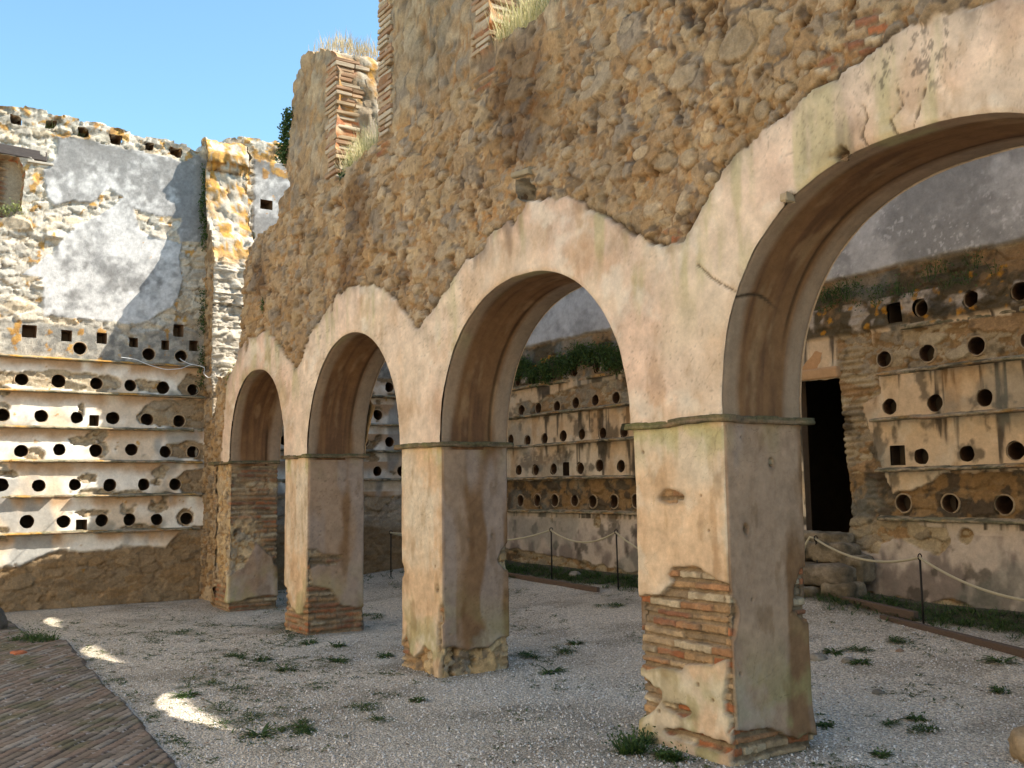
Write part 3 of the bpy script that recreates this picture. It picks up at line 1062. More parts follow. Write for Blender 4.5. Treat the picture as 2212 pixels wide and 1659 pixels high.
P4F = [(x, z) for x, z in [(-.1, 1.10), (-.18, 1.14), (-.31, 1.18), (-.5, 1.17), (-.56, 1.11), (-.51, 1.06), (-.63, .97), (-.74, .97), (-.90, .93),
                           (-.92, .47), (-.77, .46), (-.64, .5), (-.45, .5), (-.41, .54), (-.18, .58), (-.06, .62), (-.05, .58), (-.09, .39), (-.08, .3), (-.03, .28), (-.04, .19),
                           (.01, .23), (.02, .3), (.01, .5), (.01, .62), (.02, .69), (.05, .82), (.07, .9), (.06, .98), (.02, 1.0), (.01, 1.09)]]
make_pier(-.87, 0.0, [('p', P4F), ('p', [(.76, 1.16), (.66, 1.15), (.60, 1.02), (.58, .88), (.68, .80), (.80, .78)]),
                      ('p', [(-.02, .22), (.16, .19), (.27, .2), (.35, .16), (.54, .09), (.66, .11), (.80, .06), (.80, -.3), (-.02, -.3)]),
                      ('p', [(-.92, .40), (-.82, .40), (-.66, .34), (-.65, .28), (-.76, .17), (-.92, .1)]), ('b', (-.52, 1.62, .12, .05)), ('b', (-.5, .25, .14, .035)), ('b', (-.30, .10, .3, .04)),
                      ('b', (.17, 1.42, .02, .035)), ('b', (.42, 1.84, .018, .03))], 700, -.35)
make_pier(-4.36, -3.55, [('p', [(.80, 1.2), (.72, 1.17), (.66, 1.12), (.62, 1.02), (.68, .93), (.80, .87)]),
                         ('p', [(-.02, .25), (.1, .26), (.25, .22), (.51, .22), (.6, .28), (.80, .31), (.8, -.3), (-.02, -.3)]),
                         ('p', [(-.85, .16), (-.70, .30), (-.60, .14), (-.5, .1), (-.33, .24), (-.18, .20), (-.12, .02), (-.1, -.3), (-.85, -.3)]), ('b', (-.02, .55, .04, .08)), ('b', (-.1, .78, .03, .03)),
                         ('b', (-.06, .30, .03, .14)), ('b', (-.80, .9, .04, .07))], 740, .05)
make_pier(-7.48, -6.73, [('p', [(-.01, 1.0), (.11, 1.01), (.19, .95), (.44, .91), (.44, .85), (.37, .8), (.15, .82), (.04, .77), (.06, .58), (.13, .56), (.32, .51), (.4, .37), (.46, .31),
                                (.80, .27), (.80, -.3), (-.1, -.3), (-.14, .1), (-.12, .3), (-.05, .4), (-.03, .60), (-.02, .8)]),
                         ('p', [(-.8, .55), (-.65, .5), (-.62, .40), (-.5, .3), (-.3, .22), (-.1, .25), (-.1, -.3), (-.8, -.3)])], 780, .0)
make_pier(-10.4, -9.60, [('p', [(-.9, 2.3), (.9, 2.3), (.9, .55), (.70, .62), (.62, .75), (.40, .95), (.33, .80), (.22, .62), (.1, .56), (.0, .5), (-.15, .55), (-.9, .75)]),
                         ('p', [(-.9, .2), (.0, .12), (.5, .2), (.9, .16), (.9, -.3), (-.9, -.3)]), ('p', [(-.9, 1.0), (-.3, 1.), (-.1, .6), (-.2, -.3), (-.9, -.3)])], 820, -.02)
make_pier(2.76, 3.62, [('b', (-.4, .5, .3, .3))], 860, .1)
g = Geo()
V = []
for x in (3.6, 9.5):
    for y in (.02, THK - .02):
        for z in (-.2, 2.2):
            V.append((x, y, z))
g.add(V, [(0, 1, 3, 2), (4, 6, 7, 5), (0, 4, 5, 1), (2, 3, 7, 6)], tuple(PL * .9))
g.build("blind_bay", M_WALL, arcade)
# ------------------------------------------------------------------ nesting pots and square holes
def pot_mesh(R, axis, seed):
    """clay pot set in the wall, mouth at the origin, body running back along -axis"""
    pr = [(R * 1.17, -.05), (R * 1.18, .004), (R * 1.12, .012), (R * 1.02, .010), (R * .97, -.004), (R * .97, -.05), (R * 1.1, -.14), (R * 1.25, -.25), (R * 1.15, -.36), (R * .6, -.41), (.001, -.42)]
    seg = 36
    V = []; C = []
    rr = np.random.default_rng(seed)
    chip = rr.random() * 6.28
    for k, (r, d) in enumerate(pr):
        for i in range(seg):
            a = 2 * math.pi * i / seg
            q = 1 + .015 * math.sin(a * 3 + seed) + .01 * math.sin(a * 7 + seed)
            dd = d
            if k in (1, 2, 3) and abs((a - chip + math.pi) % (2 * math.pi) - math.pi) < .3 + .2 * (seed % 3):
                dd = d - .018
            p = (r * q * math.cos(a), r * q * math.sin(a))
            V.append((dd, p[0], p[1]) if axis == 'x' else (p[0], -dd, p[1]))
            b = .85 + .3 * rr.random()
            base = ((.42, .31, .20) if axis == 'x' else (.31, .24, .16)) if k < 4 else (.085, .05, .03)  # clay inside the mouth coloured dark to stand for the shade there
            C.append([c * b for c in base])
    F = []
    for k in range(len(pr) - 1):
        for i in range(seg):
            f = (k * seg + i, k * seg + (i + 1) % seg, (k + 1) * seg + (i + 1) % seg, (k + 1) * seg + i)
            F.append(f if axis == 'x' else f[::-1])
    me = bpy.data.meshes.new("clay_pot")
    me.from_pydata(V, [], F)
    me.update()
    me.polygons.foreach_set('use_smooth', np.ones(len(F), bool))
    a = me.attributes.new('Col', 'FLOAT_COLOR', 'POINT')
    a.data.foreach_set('color', np.concatenate([np.array(C), np.ones((len(C), 1))], 1).astype(np.float32).ravel())
    b = me.attributes.new('Bmp', 'FLOAT', 'POINT')
    b.data.foreach_set('value', np.full(len(C), .5, np.float32))
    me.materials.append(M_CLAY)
    return me


def niche_mesh(wd, ht, axis):
    """square hole lined with thin tiles, mouth at the origin"""
    hx, hz, D = wd / 2 + .004, ht / 2 + .004, .34
    V = [(a * hx, 0, b * hz) for a, b in ((-1, -1), (1, -1), (1, 1), (-1, 1))] + [(a * hx, D, b * hz) for a, b in ((-1, -1), (1, -1), (1, 1), (-1, 1))]
    F = [(4, 7, 6, 5), (0, 3, 7, 4), (1, 5, 6, 2), (0, 4, 5, 1), (3, 2, 6, 7)]
    if axis == 'x':
        V = [(-y, x, z) for x, y, z in V]
    me = bpy.data.meshes.new("square_hole")
    me.from_pydata(V, [], F)
    me.update()
    a = me.attributes.new('Col', 'FLOAT_COLOR', 'POINT')
    a.data.foreach_set('color', np.tile(np.array([.24, .15, .09, 1] if axis == 'x' else [.05, .035, .025, 1], np.float32), 8))  # rear wall holes get a darker colour in place of deep shade
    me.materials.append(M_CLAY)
    return me


POTS = {ax: [pot_mesh(r, ax, i) for i, r in enumerate((.095, .100, .091))] for ax in 'xy'}


def place_mesh(name, me, parent, loc):
    o = bpy.data.objects.new(name, me)
    COL.objects.link(o)
    o.parent = parent
    o.location = Vector(loc) - Vector(parent_world(parent))
    return o


def ledge(parent, org, U, N, u0, u1, z, pj, th, seed, broken=.07, dirt=.5, step=.014):
    org, U, N = (np.array(a, float) for a in (org, U, N))
    us = np.linspace(u0, u1, max(4, int((u1 - u0) / step)))
    prof = [(-.06, -th * .5), (.3, -th * .55), (.85, -th * .5), (.98, -th * .35), (1., .0), (.97, th * .35), (.8, th * .5), (.3, th * .75), (-.06, th * 1.1)]
    ks = len(prof)
    ii = np.repeat(np.arange(len(us)), ks); kk = np.tile(np.arange(ks), len(us))
    u = us[ii]
    tile = np.floor((u + 20) / .29)
    z0 = np.zeros_like(tile)
    tj = H(tile, z0, z0, seed)
    tb = H(tile, z0, z0, seed + 1)
    n = fbm(u * 6, z0 + z * 9, o=4, seed=seed + 2)
    p = pj * (1 + .14 * (tj - .5) + .10 * n)
    p = np.where(tb < broken, pj * .22 * (1 + n), p)
    p = p - .03 * ss(.488, .5, np.abs(((u + 20) / .29) % 1 - .5))
    pr = np.array([q[0] for q in prof])[kk] * p
    zz = np.array([q[1] for q in prof])[kk] + z + .008 * (tj - .5) + .006 * n + .010 * fbm(u * .9, z0 + z, o=2, seed=seed + 5)
    P = org + u[:, None] * U + pr[:, None] * N + zz[:, None] * np.array([0, 0, 1.])
    n2 = fbm(u * 11, z0 + kk * .6, o=4, seed=seed + 3)
    c = mix([.34, .28, .20], [.20, .19, .12], ss(-.3, .3, n2))
    c = mix(c, [.07, .065, .05], ss(.0, .5, n2 + n) * dirt)
    c = mix(c, [.36, .20, .12], ss(.2, .5, fbm(u * 3, z0 + kk * .3, o=3, seed=seed + 4)) * .5 * (kk < 5))
    lich = ss(.1, .4, fbm(u * 5 + 3, z0 + kk * .2, o=3, seed=seed + 8)) * (kk > 2) * (1 - dirt) * 1.2
    c = mix(c, LICH, np.clip(lich, 0, 1) * .8)
    Fq = grid_faces(len(us), ks)
    mkobj("tile_ledge", P, Fq, M_LEDGE, parent, c, np.full(len(ii), .8))


# ------------------------------------------------------------------ end wall with pots (left of the picture)
XE = -11.54
end = empty("pot_wall", (XE, -1.0, 0), "sunlit left end wall with rows of clay pots and grey render, orange lichen along its top", "wall")
E_ROUND = [(-2.99, 3.37), (-2.49, 3.37), (-1.99, 3.37), (-1.46, 3.36), (-.97, 3.35), (-.47, 3.34), (.0, 3.33),
           (-3.2, 2.84), (-2.72, 2.84), (-2.21, 2.84), (-1.72, 2.83), (-1.21, 2.84), (-.70, 2.83), (-.21, 2.82),
           (-2.97, 2.33), (-2.46, 2.32), (-1.95, 2.35), (-1.44, 2.34), (-.93, 2.36), (-.42, 2.33), (.02, 2.33),
           (-3.2, 1.83), (-2.70, 1.83), (-2.21, 1.82), (-1.72, 1.83), (-1.23, 1.82), (-.73, 1.82), (-.25, 1.82),
           (-2.85, 1.30), (-2.35, 1.30), (-1.86, 1.29), (-1.33, 1.29), (-.93, 1.29), (-.52, 1.28), (-.06, 1.28),
           (-1.71, 3.88), (-.70, 3.86), (-.20, 3.86)]
for z_, off in ((3.53, 0.), (3.02, .26), (2.54, 0.), (2.02, .25)):
    for k in range(8):
        E_ROUND.append((1.05 + off + k * .49, z_))
E_SQ = [(-2.41, 4.09, .2, .19), (-1.90, 4.06, .15, .17), (-1.40, 4.06, .15, .17), (-.93, 4.03, .13, .15), (-.45, 4.02, .12, .15), (.0, 4.04, .15, .17), (-.25, 4.27, .16, .2),
        (-1.48, 2.79, .14, .17), (-1.61, 1.23, .16, .16),
        (-2.70, 7.27, .14, .14), (-2.23, 7.28, .16, .15), (-1.75, 7.25, .16, .14), (-1.29, 7.22, .17, .15), (-.77, 7.21, .14, .13), (-.35, 7.20, .16, .13),
        (1.17, 6.55, .22, .17), (1.5, 3.0, .2, .18)]
TOPX = [-5, -2.92, -2.5, -2.06, -1.62, -1.15, -.67, -.18, .0, .15, .54, 1.13, 1.58, 2.5, 5.5]
TOPZ = [7.5, 7.47, 7.49, 7.46, 7.42, 7.40, 7.36, 7.34, 7.30, 7.36, 7.60, 7.68, 7.72, 7.75, 7.8]
GREY = [(-2.13, 7.12), (-1.7, 7.15), (-1.38, 7.13), (-1.17, 7.12), (-.84, 7.12), (-.47, 7.10), (-.22, 7.06), (.0, 7.2), (.3, 7.1), (.3, 5.79), (-.22, 5.72), (-.24, 5.51), (-.26, 5.49), (-.21, 5.11), (-.23, 4.91),
        (-.34, 4.64), (-.84, 4.32), (-1.07, 4.32), (-1.75, 4.34), (-2.22, 4.33), (-2.25, 4.42), (-2.24, 4.77), (-2.26, 4.89), (-2.56, 4.92), (-2.21, 5.25), (-2.13, 5.28), (-2.05, 5.48), (-1.9, 5.69),
        (-1.66, 5.85), (-1.46, 6.02), (-1.22, 6.21), (-1.15, 6.32), (-1.36, 6.42), (-1.6, 6.17), (-1.91, 6.13), (-2.13, 6.02), (-2.26, 6.19), (-2.3, 6.55), (-2.12, 6.82)]
GREY2 = [(.95, 7.3), (1.6, 7.35), (5, 7.3), (5, 4.2), (.9, 4.1)]
ISL = [(-1.0, 6.17), (-.64, 6.07), (-.25, 6.12), (-.23, 6.05), (-.32, 5.91), (-.26, 5.69), (-.76, 5.77), (-.88, 5.83), (-.95, 6.02)]
WIN = [(-5.2, 6.78), (-2.63, 6.70), (-2.55, 6.5), (-2.58, 5.9), (-2.75, 5.75), (-5.2, 5.72)]


def end_sdf(u, v):
    d = np.interp(u, TOPX, TOPZ) + .035 * fbm(u * 6, u * 0, o=4, seed=900) + .02 * np.sign(fbm(u * 9, u * 0 + 4, o=1, seed=901)) - v
    # deep notch beside the corner buttress
    d = np.minimum(d, -polysd(u, v, WIN) + .02 * fbm(u * 9, v * 9, o=3, seed=902))
    nh = .014 * fbm(u * 13, v * 13, o=3, seed=904)
    for a, b in E_ROUND:
        q = np.hypot(u - a, v - b) - .088 - .011 * ((a * 7.3 + b * 3.1) % 1) - nh
        d = np.minimum(d, q)
    nq = .018 * fbm(u * 9, v * 9, o=3, seed=903)
    for a, b, wd, ht in E_SQ:
        d = np.minimum(d, np.maximum(np.abs(u - a) - wd / 2, np.abs(v - b) - ht / 2) + 1.9 * nq * (b > 6.9) + .3 * nq)
    return d


def lime_rubble(u, v, seed, s=.125):
    h, mk, idv = rubble(u, v, s, seed, 2.0, .9, .8)
    n2 = fbm(u * 20, v * 20, o=3, seed=seed + 5)
    c = mix([.40, .33, .24], stone_palette(idv, [[.56, .51, .43], [.50, .47, .41], [.60, .54, .44], [.44, .40, .34], [.54, .45, .33]]), mk)
    c = mix(c, c * np.array([.55, .48, .40]), ss(.004, -.012, h) * .7)
    return h * 1.1 - .008, c * (1 + .15 * n2[:, None]), mk


E_EXP = [('p', [(-3.2, 3.50), (-2.6, 3.46), (-2.07, 3.54), (-1.28, 3.48), (-1.18, 3.42), (-1.3, 3.22), (-2.2, 3.26), (-3.2, 3.3)]), ('b', (-1.2, 3.38, .12, .09)), ('p', [(-.9, 3.44), (-.52, 3.44), (-.5, 3.24), (-.85, 3.26)]),
         ('p', [(-.24, 3.36), (-.10, 3.60), (.2, 3.52), (.2, 3.2), (-.15, 3.24), (-.22, 3.3)]), ('p', [(-.88, 2.84), (-.74, 3.06), (-.6, 3.14), (.2, 3.16), (.2, 2.7), (-.3, 2.72), (-.8, 2.76)]),
         ('p', [(-.40, 2.44), (.0, 2.50), (.2, 2.45), (.2, 2.2), (-.35, 2.24)]), ('p', [(-.24, 1.9), (-.12, 2.04), (.2, 2.06), (.2, 1.62), (-.16, 1.68)]), ('b', (-.58, 1.86, .09, .05)),
         ('b', (-1.62, 2.48, .2, .07)), ('b', (-1.38, 2.36, .12, .12)), ('b', (-2.9, 2.95, .3, .1)), ('b', (-1.55, 1.92, .16, .07)), ('b', (-.95, 1.69, .2, .05)), ('b', (-1.5, 1.40, .22, .05)), ('b', (-.08, 1.3, .14, .14)),
         ('b', (-1.66, 2.95, .04, .14)), ('b', (-.75, 1.16, .25, .05)), ('b', (-1.4, 1.72, .25, .04))]


def expo_sd(u, v, E_):
    ex = np.full_like(u, -9.)
    for e in E_:
        ex = np.maximum(ex, polysd(u, v, e[1]) if e[0] == 'p' else blobs(u, v, [e[1]]))
    return ex


def end_field(u, v):
    z0 = np.zeros_like(u)
    hr, cr, mk = lime_rubble(u, v, 910)
    n = fbm(u * 2, v * 2, o=4, seed=911)
    nf = fbm(u * 12, v * 12, o=4, seed=912)
    # earthy brown masonry near the ground and in the shaded right part
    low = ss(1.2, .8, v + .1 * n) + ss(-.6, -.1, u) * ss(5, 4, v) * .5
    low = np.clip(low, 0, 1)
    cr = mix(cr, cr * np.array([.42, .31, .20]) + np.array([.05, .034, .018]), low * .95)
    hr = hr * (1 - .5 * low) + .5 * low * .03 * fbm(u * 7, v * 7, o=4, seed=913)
    # dressed top edge with lichen
    # grey cement render
    G = np.maximum(polysd(u, v, GREY), polysd(u, v, GREY2))
    G = np.minimum(G, -polysd(u, v, ISL))
    G = G + .03 * fbm(u * 9, v * 9, o=3, seed=914)
    g1 = fbm(u * 1.6, v * 1.6, o=4, seed=915)
    cg = mix([.235, .23, .225], [.56, .55, .54], ss(-.25, .4, g1 + .45 * nf + .55 * ss(6.3, 4.9, v) - .28))
    cg = mix(cg, [.24, .24, .24], ss(.1, .5, fbm(u * 6 + 3, v * 6, o=5, seed=916)) * .5)
    cg = cg * (1 + .22 * fbm(u * 30, v * 30, o=3, seed=917)[:, None])
    tg = ss(-.004, .008, G)
    h = hr * (1 - tg) + (.035 + .008 * n) * tg
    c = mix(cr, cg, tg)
    bump = 1 - .7 * tg
    # transition row (square holes): rough grey render
    q = ss(4.28, 4.18, v + .04 * nf) * ss(3.66, 3.70, v)
    t2 = q * ss(-.25, .15, n + .2)
    cgr = mix([.40, .37, .32], [.22, .21, .19], ss(-.3, .3, nf))
    h = h * (1 - t2) + (.02 + .006 * nf) * t2
    c = mix(c, cgr, t2)
    # plaster bands between the ledges
    band = ss(0, .02, 3.70 - v) * ss(0, .05, v - np.interp(u, [-5, -2.67, -2.41, -2.06, -1.75, -1.16, -1.03, -.38, -.29, -.17, .15, .9, 1, 6], [.63, .63, .65, .81, .84, .81, .88, .81, .94, 1.05, 1.07, 1.1, 1.6, 1.5]) - .04 * fbm(u * 7, v * 7, o=3, seed=920))
    ex = expo_sd(u, v, E_EXP) + .03 * fbm(u * 10, v * 10, o=3, seed=921)
    ex = np.maximum(ex, (fbm(u * 2.2 + 4, v * 3.5, o=3, seed=922) - .42) * .25)
    t3 = band * (1 - ss(-.006, .006, ex))
    zl = np.array([4.2, 3.70, 3.20, 2.67, 2.17, 1.655, 1.12])
    below = np.full_like(v, 9.)
    for q_ in zl[1:]:
        dq = q_ - v
        below = np.where((dq > -.01) & (dq < below), dq, below)
    below = np.clip(below, 0, .6)
    cp = mix([.84, .79, .71], [.68, .56, .43], ss(-.25, .3, fbm(u * 2.5, v * 2.5, o=4, seed=923)))
    # ochre stain left under each ledge by dripping water
    oc = ss(.24, .06, below + .07 * fbm(u * 5, v * 5, o=3, seed=924)) * ss(-.35, .15, fbm(u * 2.4, v * .8, o=3, seed=925) + .12)
    cp = mix(cp, [.46, .29, .16], oc * .9)
    cp = mix(cp, [.33, .33, .32], ss(.18, .4, fbm(u * 2.2 + 8, v * 1.2, o=3, seed=926)) * .8)
    cp = mix(cp, [.12, .12, .09], ss(.30, .50, below + .1 * nf) * ss(-.1, .4, fbm(u * 4, v * 4, o=3, seed=927)) * .6)
    inb = band * (1 - t3)
    c = mix(c, c * np.array([.74, .64, .50]), inb * .8)
    c = mix(c, c * .5, band * ss(-.02, 0, -ex) * ss(.03, .0, ex) * (1 - t3) * .6)
    h = h * (1 - t3) + (.045 + .006 * n) * t3
    c = mix(c, cp, t3)
    bump = bump * (1 - t3) + .15 * t3
    # orange lichen
    L = fbm(u * 7, v * 7, o=5, seed=930)
    reg = ss(6.95, 7.2, v) * .75 + ss(.5, .0, np.abs(v - 4.0)) * ss(-1.3, -2.2, u) * .55 + ss(.45, 0., np.hypot(u + 2.25, (v - 6.4) * .6)) * .6 + (u > .4) * ss(4.6, 6.6, v) * .6 - .5 * (v < 3.66) - .2 * (v < 1.1)
    lc = ss(.42, .50, L * (1 - .35 * tg) + reg * .33 - .08 * tg + .16 * fbm(u * 28, v * 28, o=3, seed=932))
    c = mix(c, mix([.52, .28, .05], [.38, .19, .04], ss(-.3, .3, nf)), lc * .85)
    c = mix(c, c * np.array([.62, .60, .57]), ss(6.9, 7.15, v) * ss(-.2, .3, fbm(u * 5, v * 8, o=4, seed=933)) * .7)
    h = h + .006 * lc
    c = mix(c, [.10, .095, .08], ss(.2, .5, fbm(u * 10, v * 10, o=4, seed=931)) * ss(6.9, 7.3, v) * .6)
    # band behind the arcade is duller
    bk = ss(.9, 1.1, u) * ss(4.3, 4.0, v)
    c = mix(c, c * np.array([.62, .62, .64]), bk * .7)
    return h, c, bump


us = glines(-4.6, .9, lambda t: (XE, t, 3.5), 1.25, .01, .06)
us = np.concatenate([us, glines(.9, 5.25, lambda t: (XE, t, 3.0), 1.5, .012, .05)[1:]])
vs = glines(-.1, 7.95, lambda t: (XE, -.5, t), 1.3, .012, .06)


def end_rim(x, z, d):
    h, c, mk = lime_rubble(d * 1. + x, z * .9 + x, 940)
    L = fbm(d * 7 + 3, (x + z) * 7, o=4, seed=941)
    c = mix(c, LICH, ss(.1, .3, L) * .7 * (z > 6.9))
    br = (z < 6.9) & (z > 5.6)
    hb, mb, ib = bricks(d, z, 942, .2, .07, .025)
    c = np.where(br[:, None], brick_col(mb, ib, d, z, 943), c)
    h = np.where(br, hb, h)
    return h * .8, c, np.ones_like(x)


in_holes = lambda x, y: ((y < 7.30) & ~((x < -2.4) & (y < 6.95) & (y > 5.6))) & ~(np.abs(y - np.interp(x, TOPX, TOPZ)) < .1)
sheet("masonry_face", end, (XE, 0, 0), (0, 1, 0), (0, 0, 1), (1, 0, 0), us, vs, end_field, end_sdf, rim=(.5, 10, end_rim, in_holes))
g = Geo()
g.box((XE - .8, .3, 3.7), (.5, 10.2, 7.3), (.4, .36, .3), bev=.02)
g.build("wall_core", M_WALL, end)
for a, b in E_ROUND:
    place_mesh("clay_pot", POTS['x'][int(H(np.array([a * 100]), np.array([b * 100]), np.array([0.]), 5)[0] * 3)], end, (XE + .012, a, b))
nm = {}
for a, b, wd, ht in E_SQ:
    k = (wd, ht)
    if k not in nm: nm[k] = niche_mesh(wd, ht, 'x')
    place_mesh("square_hole", nm[k], end, (XE + .005, a, b))
for k, z_ in enumerate((3.70, 3.20, 2.67, 2.17, 1.655, 1.12)):
    ledge(end, (XE + .03, 0, 0), (0, 1, 0), (1, 0, 0), -4.5, .15, z_, .105, .032, 960 + k * 9, .06, .35 if k < 2 else .5)
for k, z_ in enumerate((3.35, 2.84, 2.37, 1.87)):
    ledge(end, (XE + .02, 0, 0), (0, 1, 0), (1, 0, 0), .95, 5.2, z_, .12, .034, 1030 + k * 9, .06, .85)
g = Geo()
g.box((XE - .02, -2.70, 6.78), (.12, .88, .15), (1, 1, 1), rot=[[1, 0, 0], [0, 1, 0], [0, -.03, 1]], bev=.01)
g.build("timber_lintel", M_TIMBER, end)


def infill(u, v):
    h, mb, ib = bricks(u, v, 1050, .2, .075, .028)
    c = brick_col(mb, ib, u, v, 1051) * np.array([.8, .7, .62])
    k = ss(-2.85, -2.72, u + .03 * fbm(u * 6, v * 6, o=3, seed=1052))
    return h * 1.5 * (1 - k), mix(c, [.38, .31, .22], k), np.ones_like(u)


sheet("brick_infill", end, (XE - .22, 0, 0), (0, 1, 0), (0, 0, 1), (1, 0, 0), np.arange(-3.6, -2.4, .015), np.arange(5.6, 6.9, .015), infill)
g = Geo()
g.box((XE - .02, -2.35, 6.655), (.16, .36, .035), (.40, .36, .3), bev=.006)
g.build("stone_sill", M_WALL, end)

# ------------------------------------------------------------------ back wall with pots (seen through the arches)
YB = 5.2
back = empty("rear_pot_wall", (-4.0, YB, 0), "shaded wall behind the arches with clay pot rows, a dark doorway and grey upper render", "wall")
B_ROUND = []
for x, z in ((-1.94, 3.60), (-1.37, 3.61), (-.85, 3.60), (-2.47, 3.10), (-1.93, 3.10), (-1.36, 3.11), (-.80, 3.1), (-2.42, 2.55), (-1.86, 2.55), (-1.30, 2.56), (-.76, 2.56), (-2.06, 1.98), (-1.53, 1.99), (-1.01, 2.0),
             (-2.32, 1.47), (-1.76, 1.47), (-1.17, 1.46), (-.62, 1.46),
             (-9.83, 3.55), (-9.35, 3.53), (-8.89, 3.57), (-8.19, 3.56), (-7.6, 3.56), (-9.75, 3.04), (-9.25, 3.04), (-8.72, 3.03), (-8.21, 3.05), (-7.70, 3.05), (-7.20, 3.05), (-6.7, 3.05), (-10.25, 3.04),
             (-10.55, 2.54), (-10.08, 2.54), (-9.57, 2.50), (-9.06, 2.51), (-8.54, 2.53), (-8.04, 2.53), (-7.53, 2.52), (-7.02, 2.52), (-6.5, 2.52), (-10.34, 2.0), (-9.84, 2.0), (-9.34, 1.99), (-8.82, 2.0), (-8.11, 1.99), (-7.62, 2.02),
             (-7.10, 2.0), (-6.6, 2.0), (-10.33, 1.47), (-9.83, 1.47), (-9.33, 1.48), (-8.83, 1.48), (-8.29, 1.48), (-7.83, 1.47), (-7.31, 1.47), (-6.80, 1.48), (-6.3, 1.48), (-11.0, 2.0), (-11.0, 1.47), (-11.05, 2.54)):
    B_ROUND.append((x, z))
B_SQ = [(-8.48, 1.98, .17, .24), (-2.35, 2.0, .19, .22), (-2.28, 3.60, .19, .22)]
DOOR = [(-3.66, 1.12), (-3.08, 1.12), (-3.0, 1.3), (-3.06, 2.2), (-3.09, 2.94), (-3.66, 2.95)]


def back_sdf(u, v):
    d = 7.99 + .62 * ss(.9, 1.5, u) + .06 * fbm(u * 1.5, u * 0, o=3, seed=1100) - v
    d = np.minimum(d, -(polysd(u, v, DOOR) + .02 * fbm(u * 8, v * 8, o=3, seed=1101) * (u > -3.4)))
    nh = .014 * fbm(u * 13, v * 13, o=3, seed=1104)
    for a, b in B_ROUND:
        d = np.minimum(d, np.hypot(u - a, v - b) - .088 - .011 * ((a * 7.3 + b * 3.1) % 1) - nh)
    for a, b, wd, ht in B_SQ:
        d = np.minimum(d, np.maximum(np.abs(u - a) - wd / 2, np.abs(v - b) - ht / 2))
    return d


GLY = {'E': [[(1, 0), (0, 0), (0, 1), (1, 1)], [(0, .5), (.8, .5)]], 'M': [[(0, 0), (0, 1), (.5, .4), (1, 1), (1, 0)]], 'I': [[(.5, 0), (.5, 1)]], 'L': [[(0, 1), (0, 0), (1, 0)]],
       'A': [[(0, 0), (.5, 1), (1, 0)], [(.2, .4), (.8, .4)]], 'G': [[(1, .9), (.3, 1), (0, .6), (0, .2), (.5, 0), (1, .1), (1, .5)]]}


def scratch(u, v):
    d = np.full_like(u, 9.)
    x = -9.70
    def word(txt, x, z, wd, ht, gap, slope=0):
        nonlocal d
        for ch in txt:
            for st in GLY[ch]:
                P = [(x + a * wd, z + b * ht) for a, b in st]
                for (ax, ay), (bx, by) in zip(P[:-1], P[1:]):
                    t = np.clip(((u - ax) * (bx - ax) + (v - ay) * (by - ay)) / ((bx - ax) ** 2 + (by - ay) ** 2), 0, 1)
                    d = np.minimum(d, np.hypot(u - ax - t * (bx - ax), v - ay - t * (by - ay)))
            x += wd + gap; z += slope
    word("EMIGIL", -9.70, 2.145, .075, .10, .045)
    word("MALL", -8.77, 2.155, .08, .10, .035, -.004)
    return ss(.011, .005, d)


B_EXP = [('p', [(-3.1, 3.5), (-2.62, 3.46), (-2.53, 2.70), (-2.77, 2.62), (-2.75, 2.43), (-2.68, 2.2), (-2.58, 1.9), (-2.44, 1.57), (-2.09, 1.64), (-1.82, 1.78), (-.4, 1.80), (-.4, 1.31), (-2.1, 1.27), (-2.26, 1.24), (-1.82, 1.19), (-1.77, 1.09), (-1.91, .9),
                 (-2.13, .99), (-2.39, 1.1), (-2.63, 1.02), (-2.66, .88), (-3.1, .98)]), ('p', [(-2.6, 3.40), (-.5, 3.38), (-.5, 2.94), (-2.6, 2.94)]), ('b', (-1.6, 1.13, .08, .09)),
         ('p', [(-11.5, 1.82), (-6, 1.82), (-6, 1.31), (-11.5, 1.31)]), ('p', [(-9.95, 3.0), (-9.9, 3.16), (-9.5, 3.18), (-9.3, 3.1), (-9.0, 3.22), (-8.0, 3.32), (-6.0, 3.34), (-6.0, 2.9), (-9.9, 2.90)]),
         ('b', (-7.7, 1.16, .09, .11)), ('b', (-8.9, 1.16, .04, .05))]


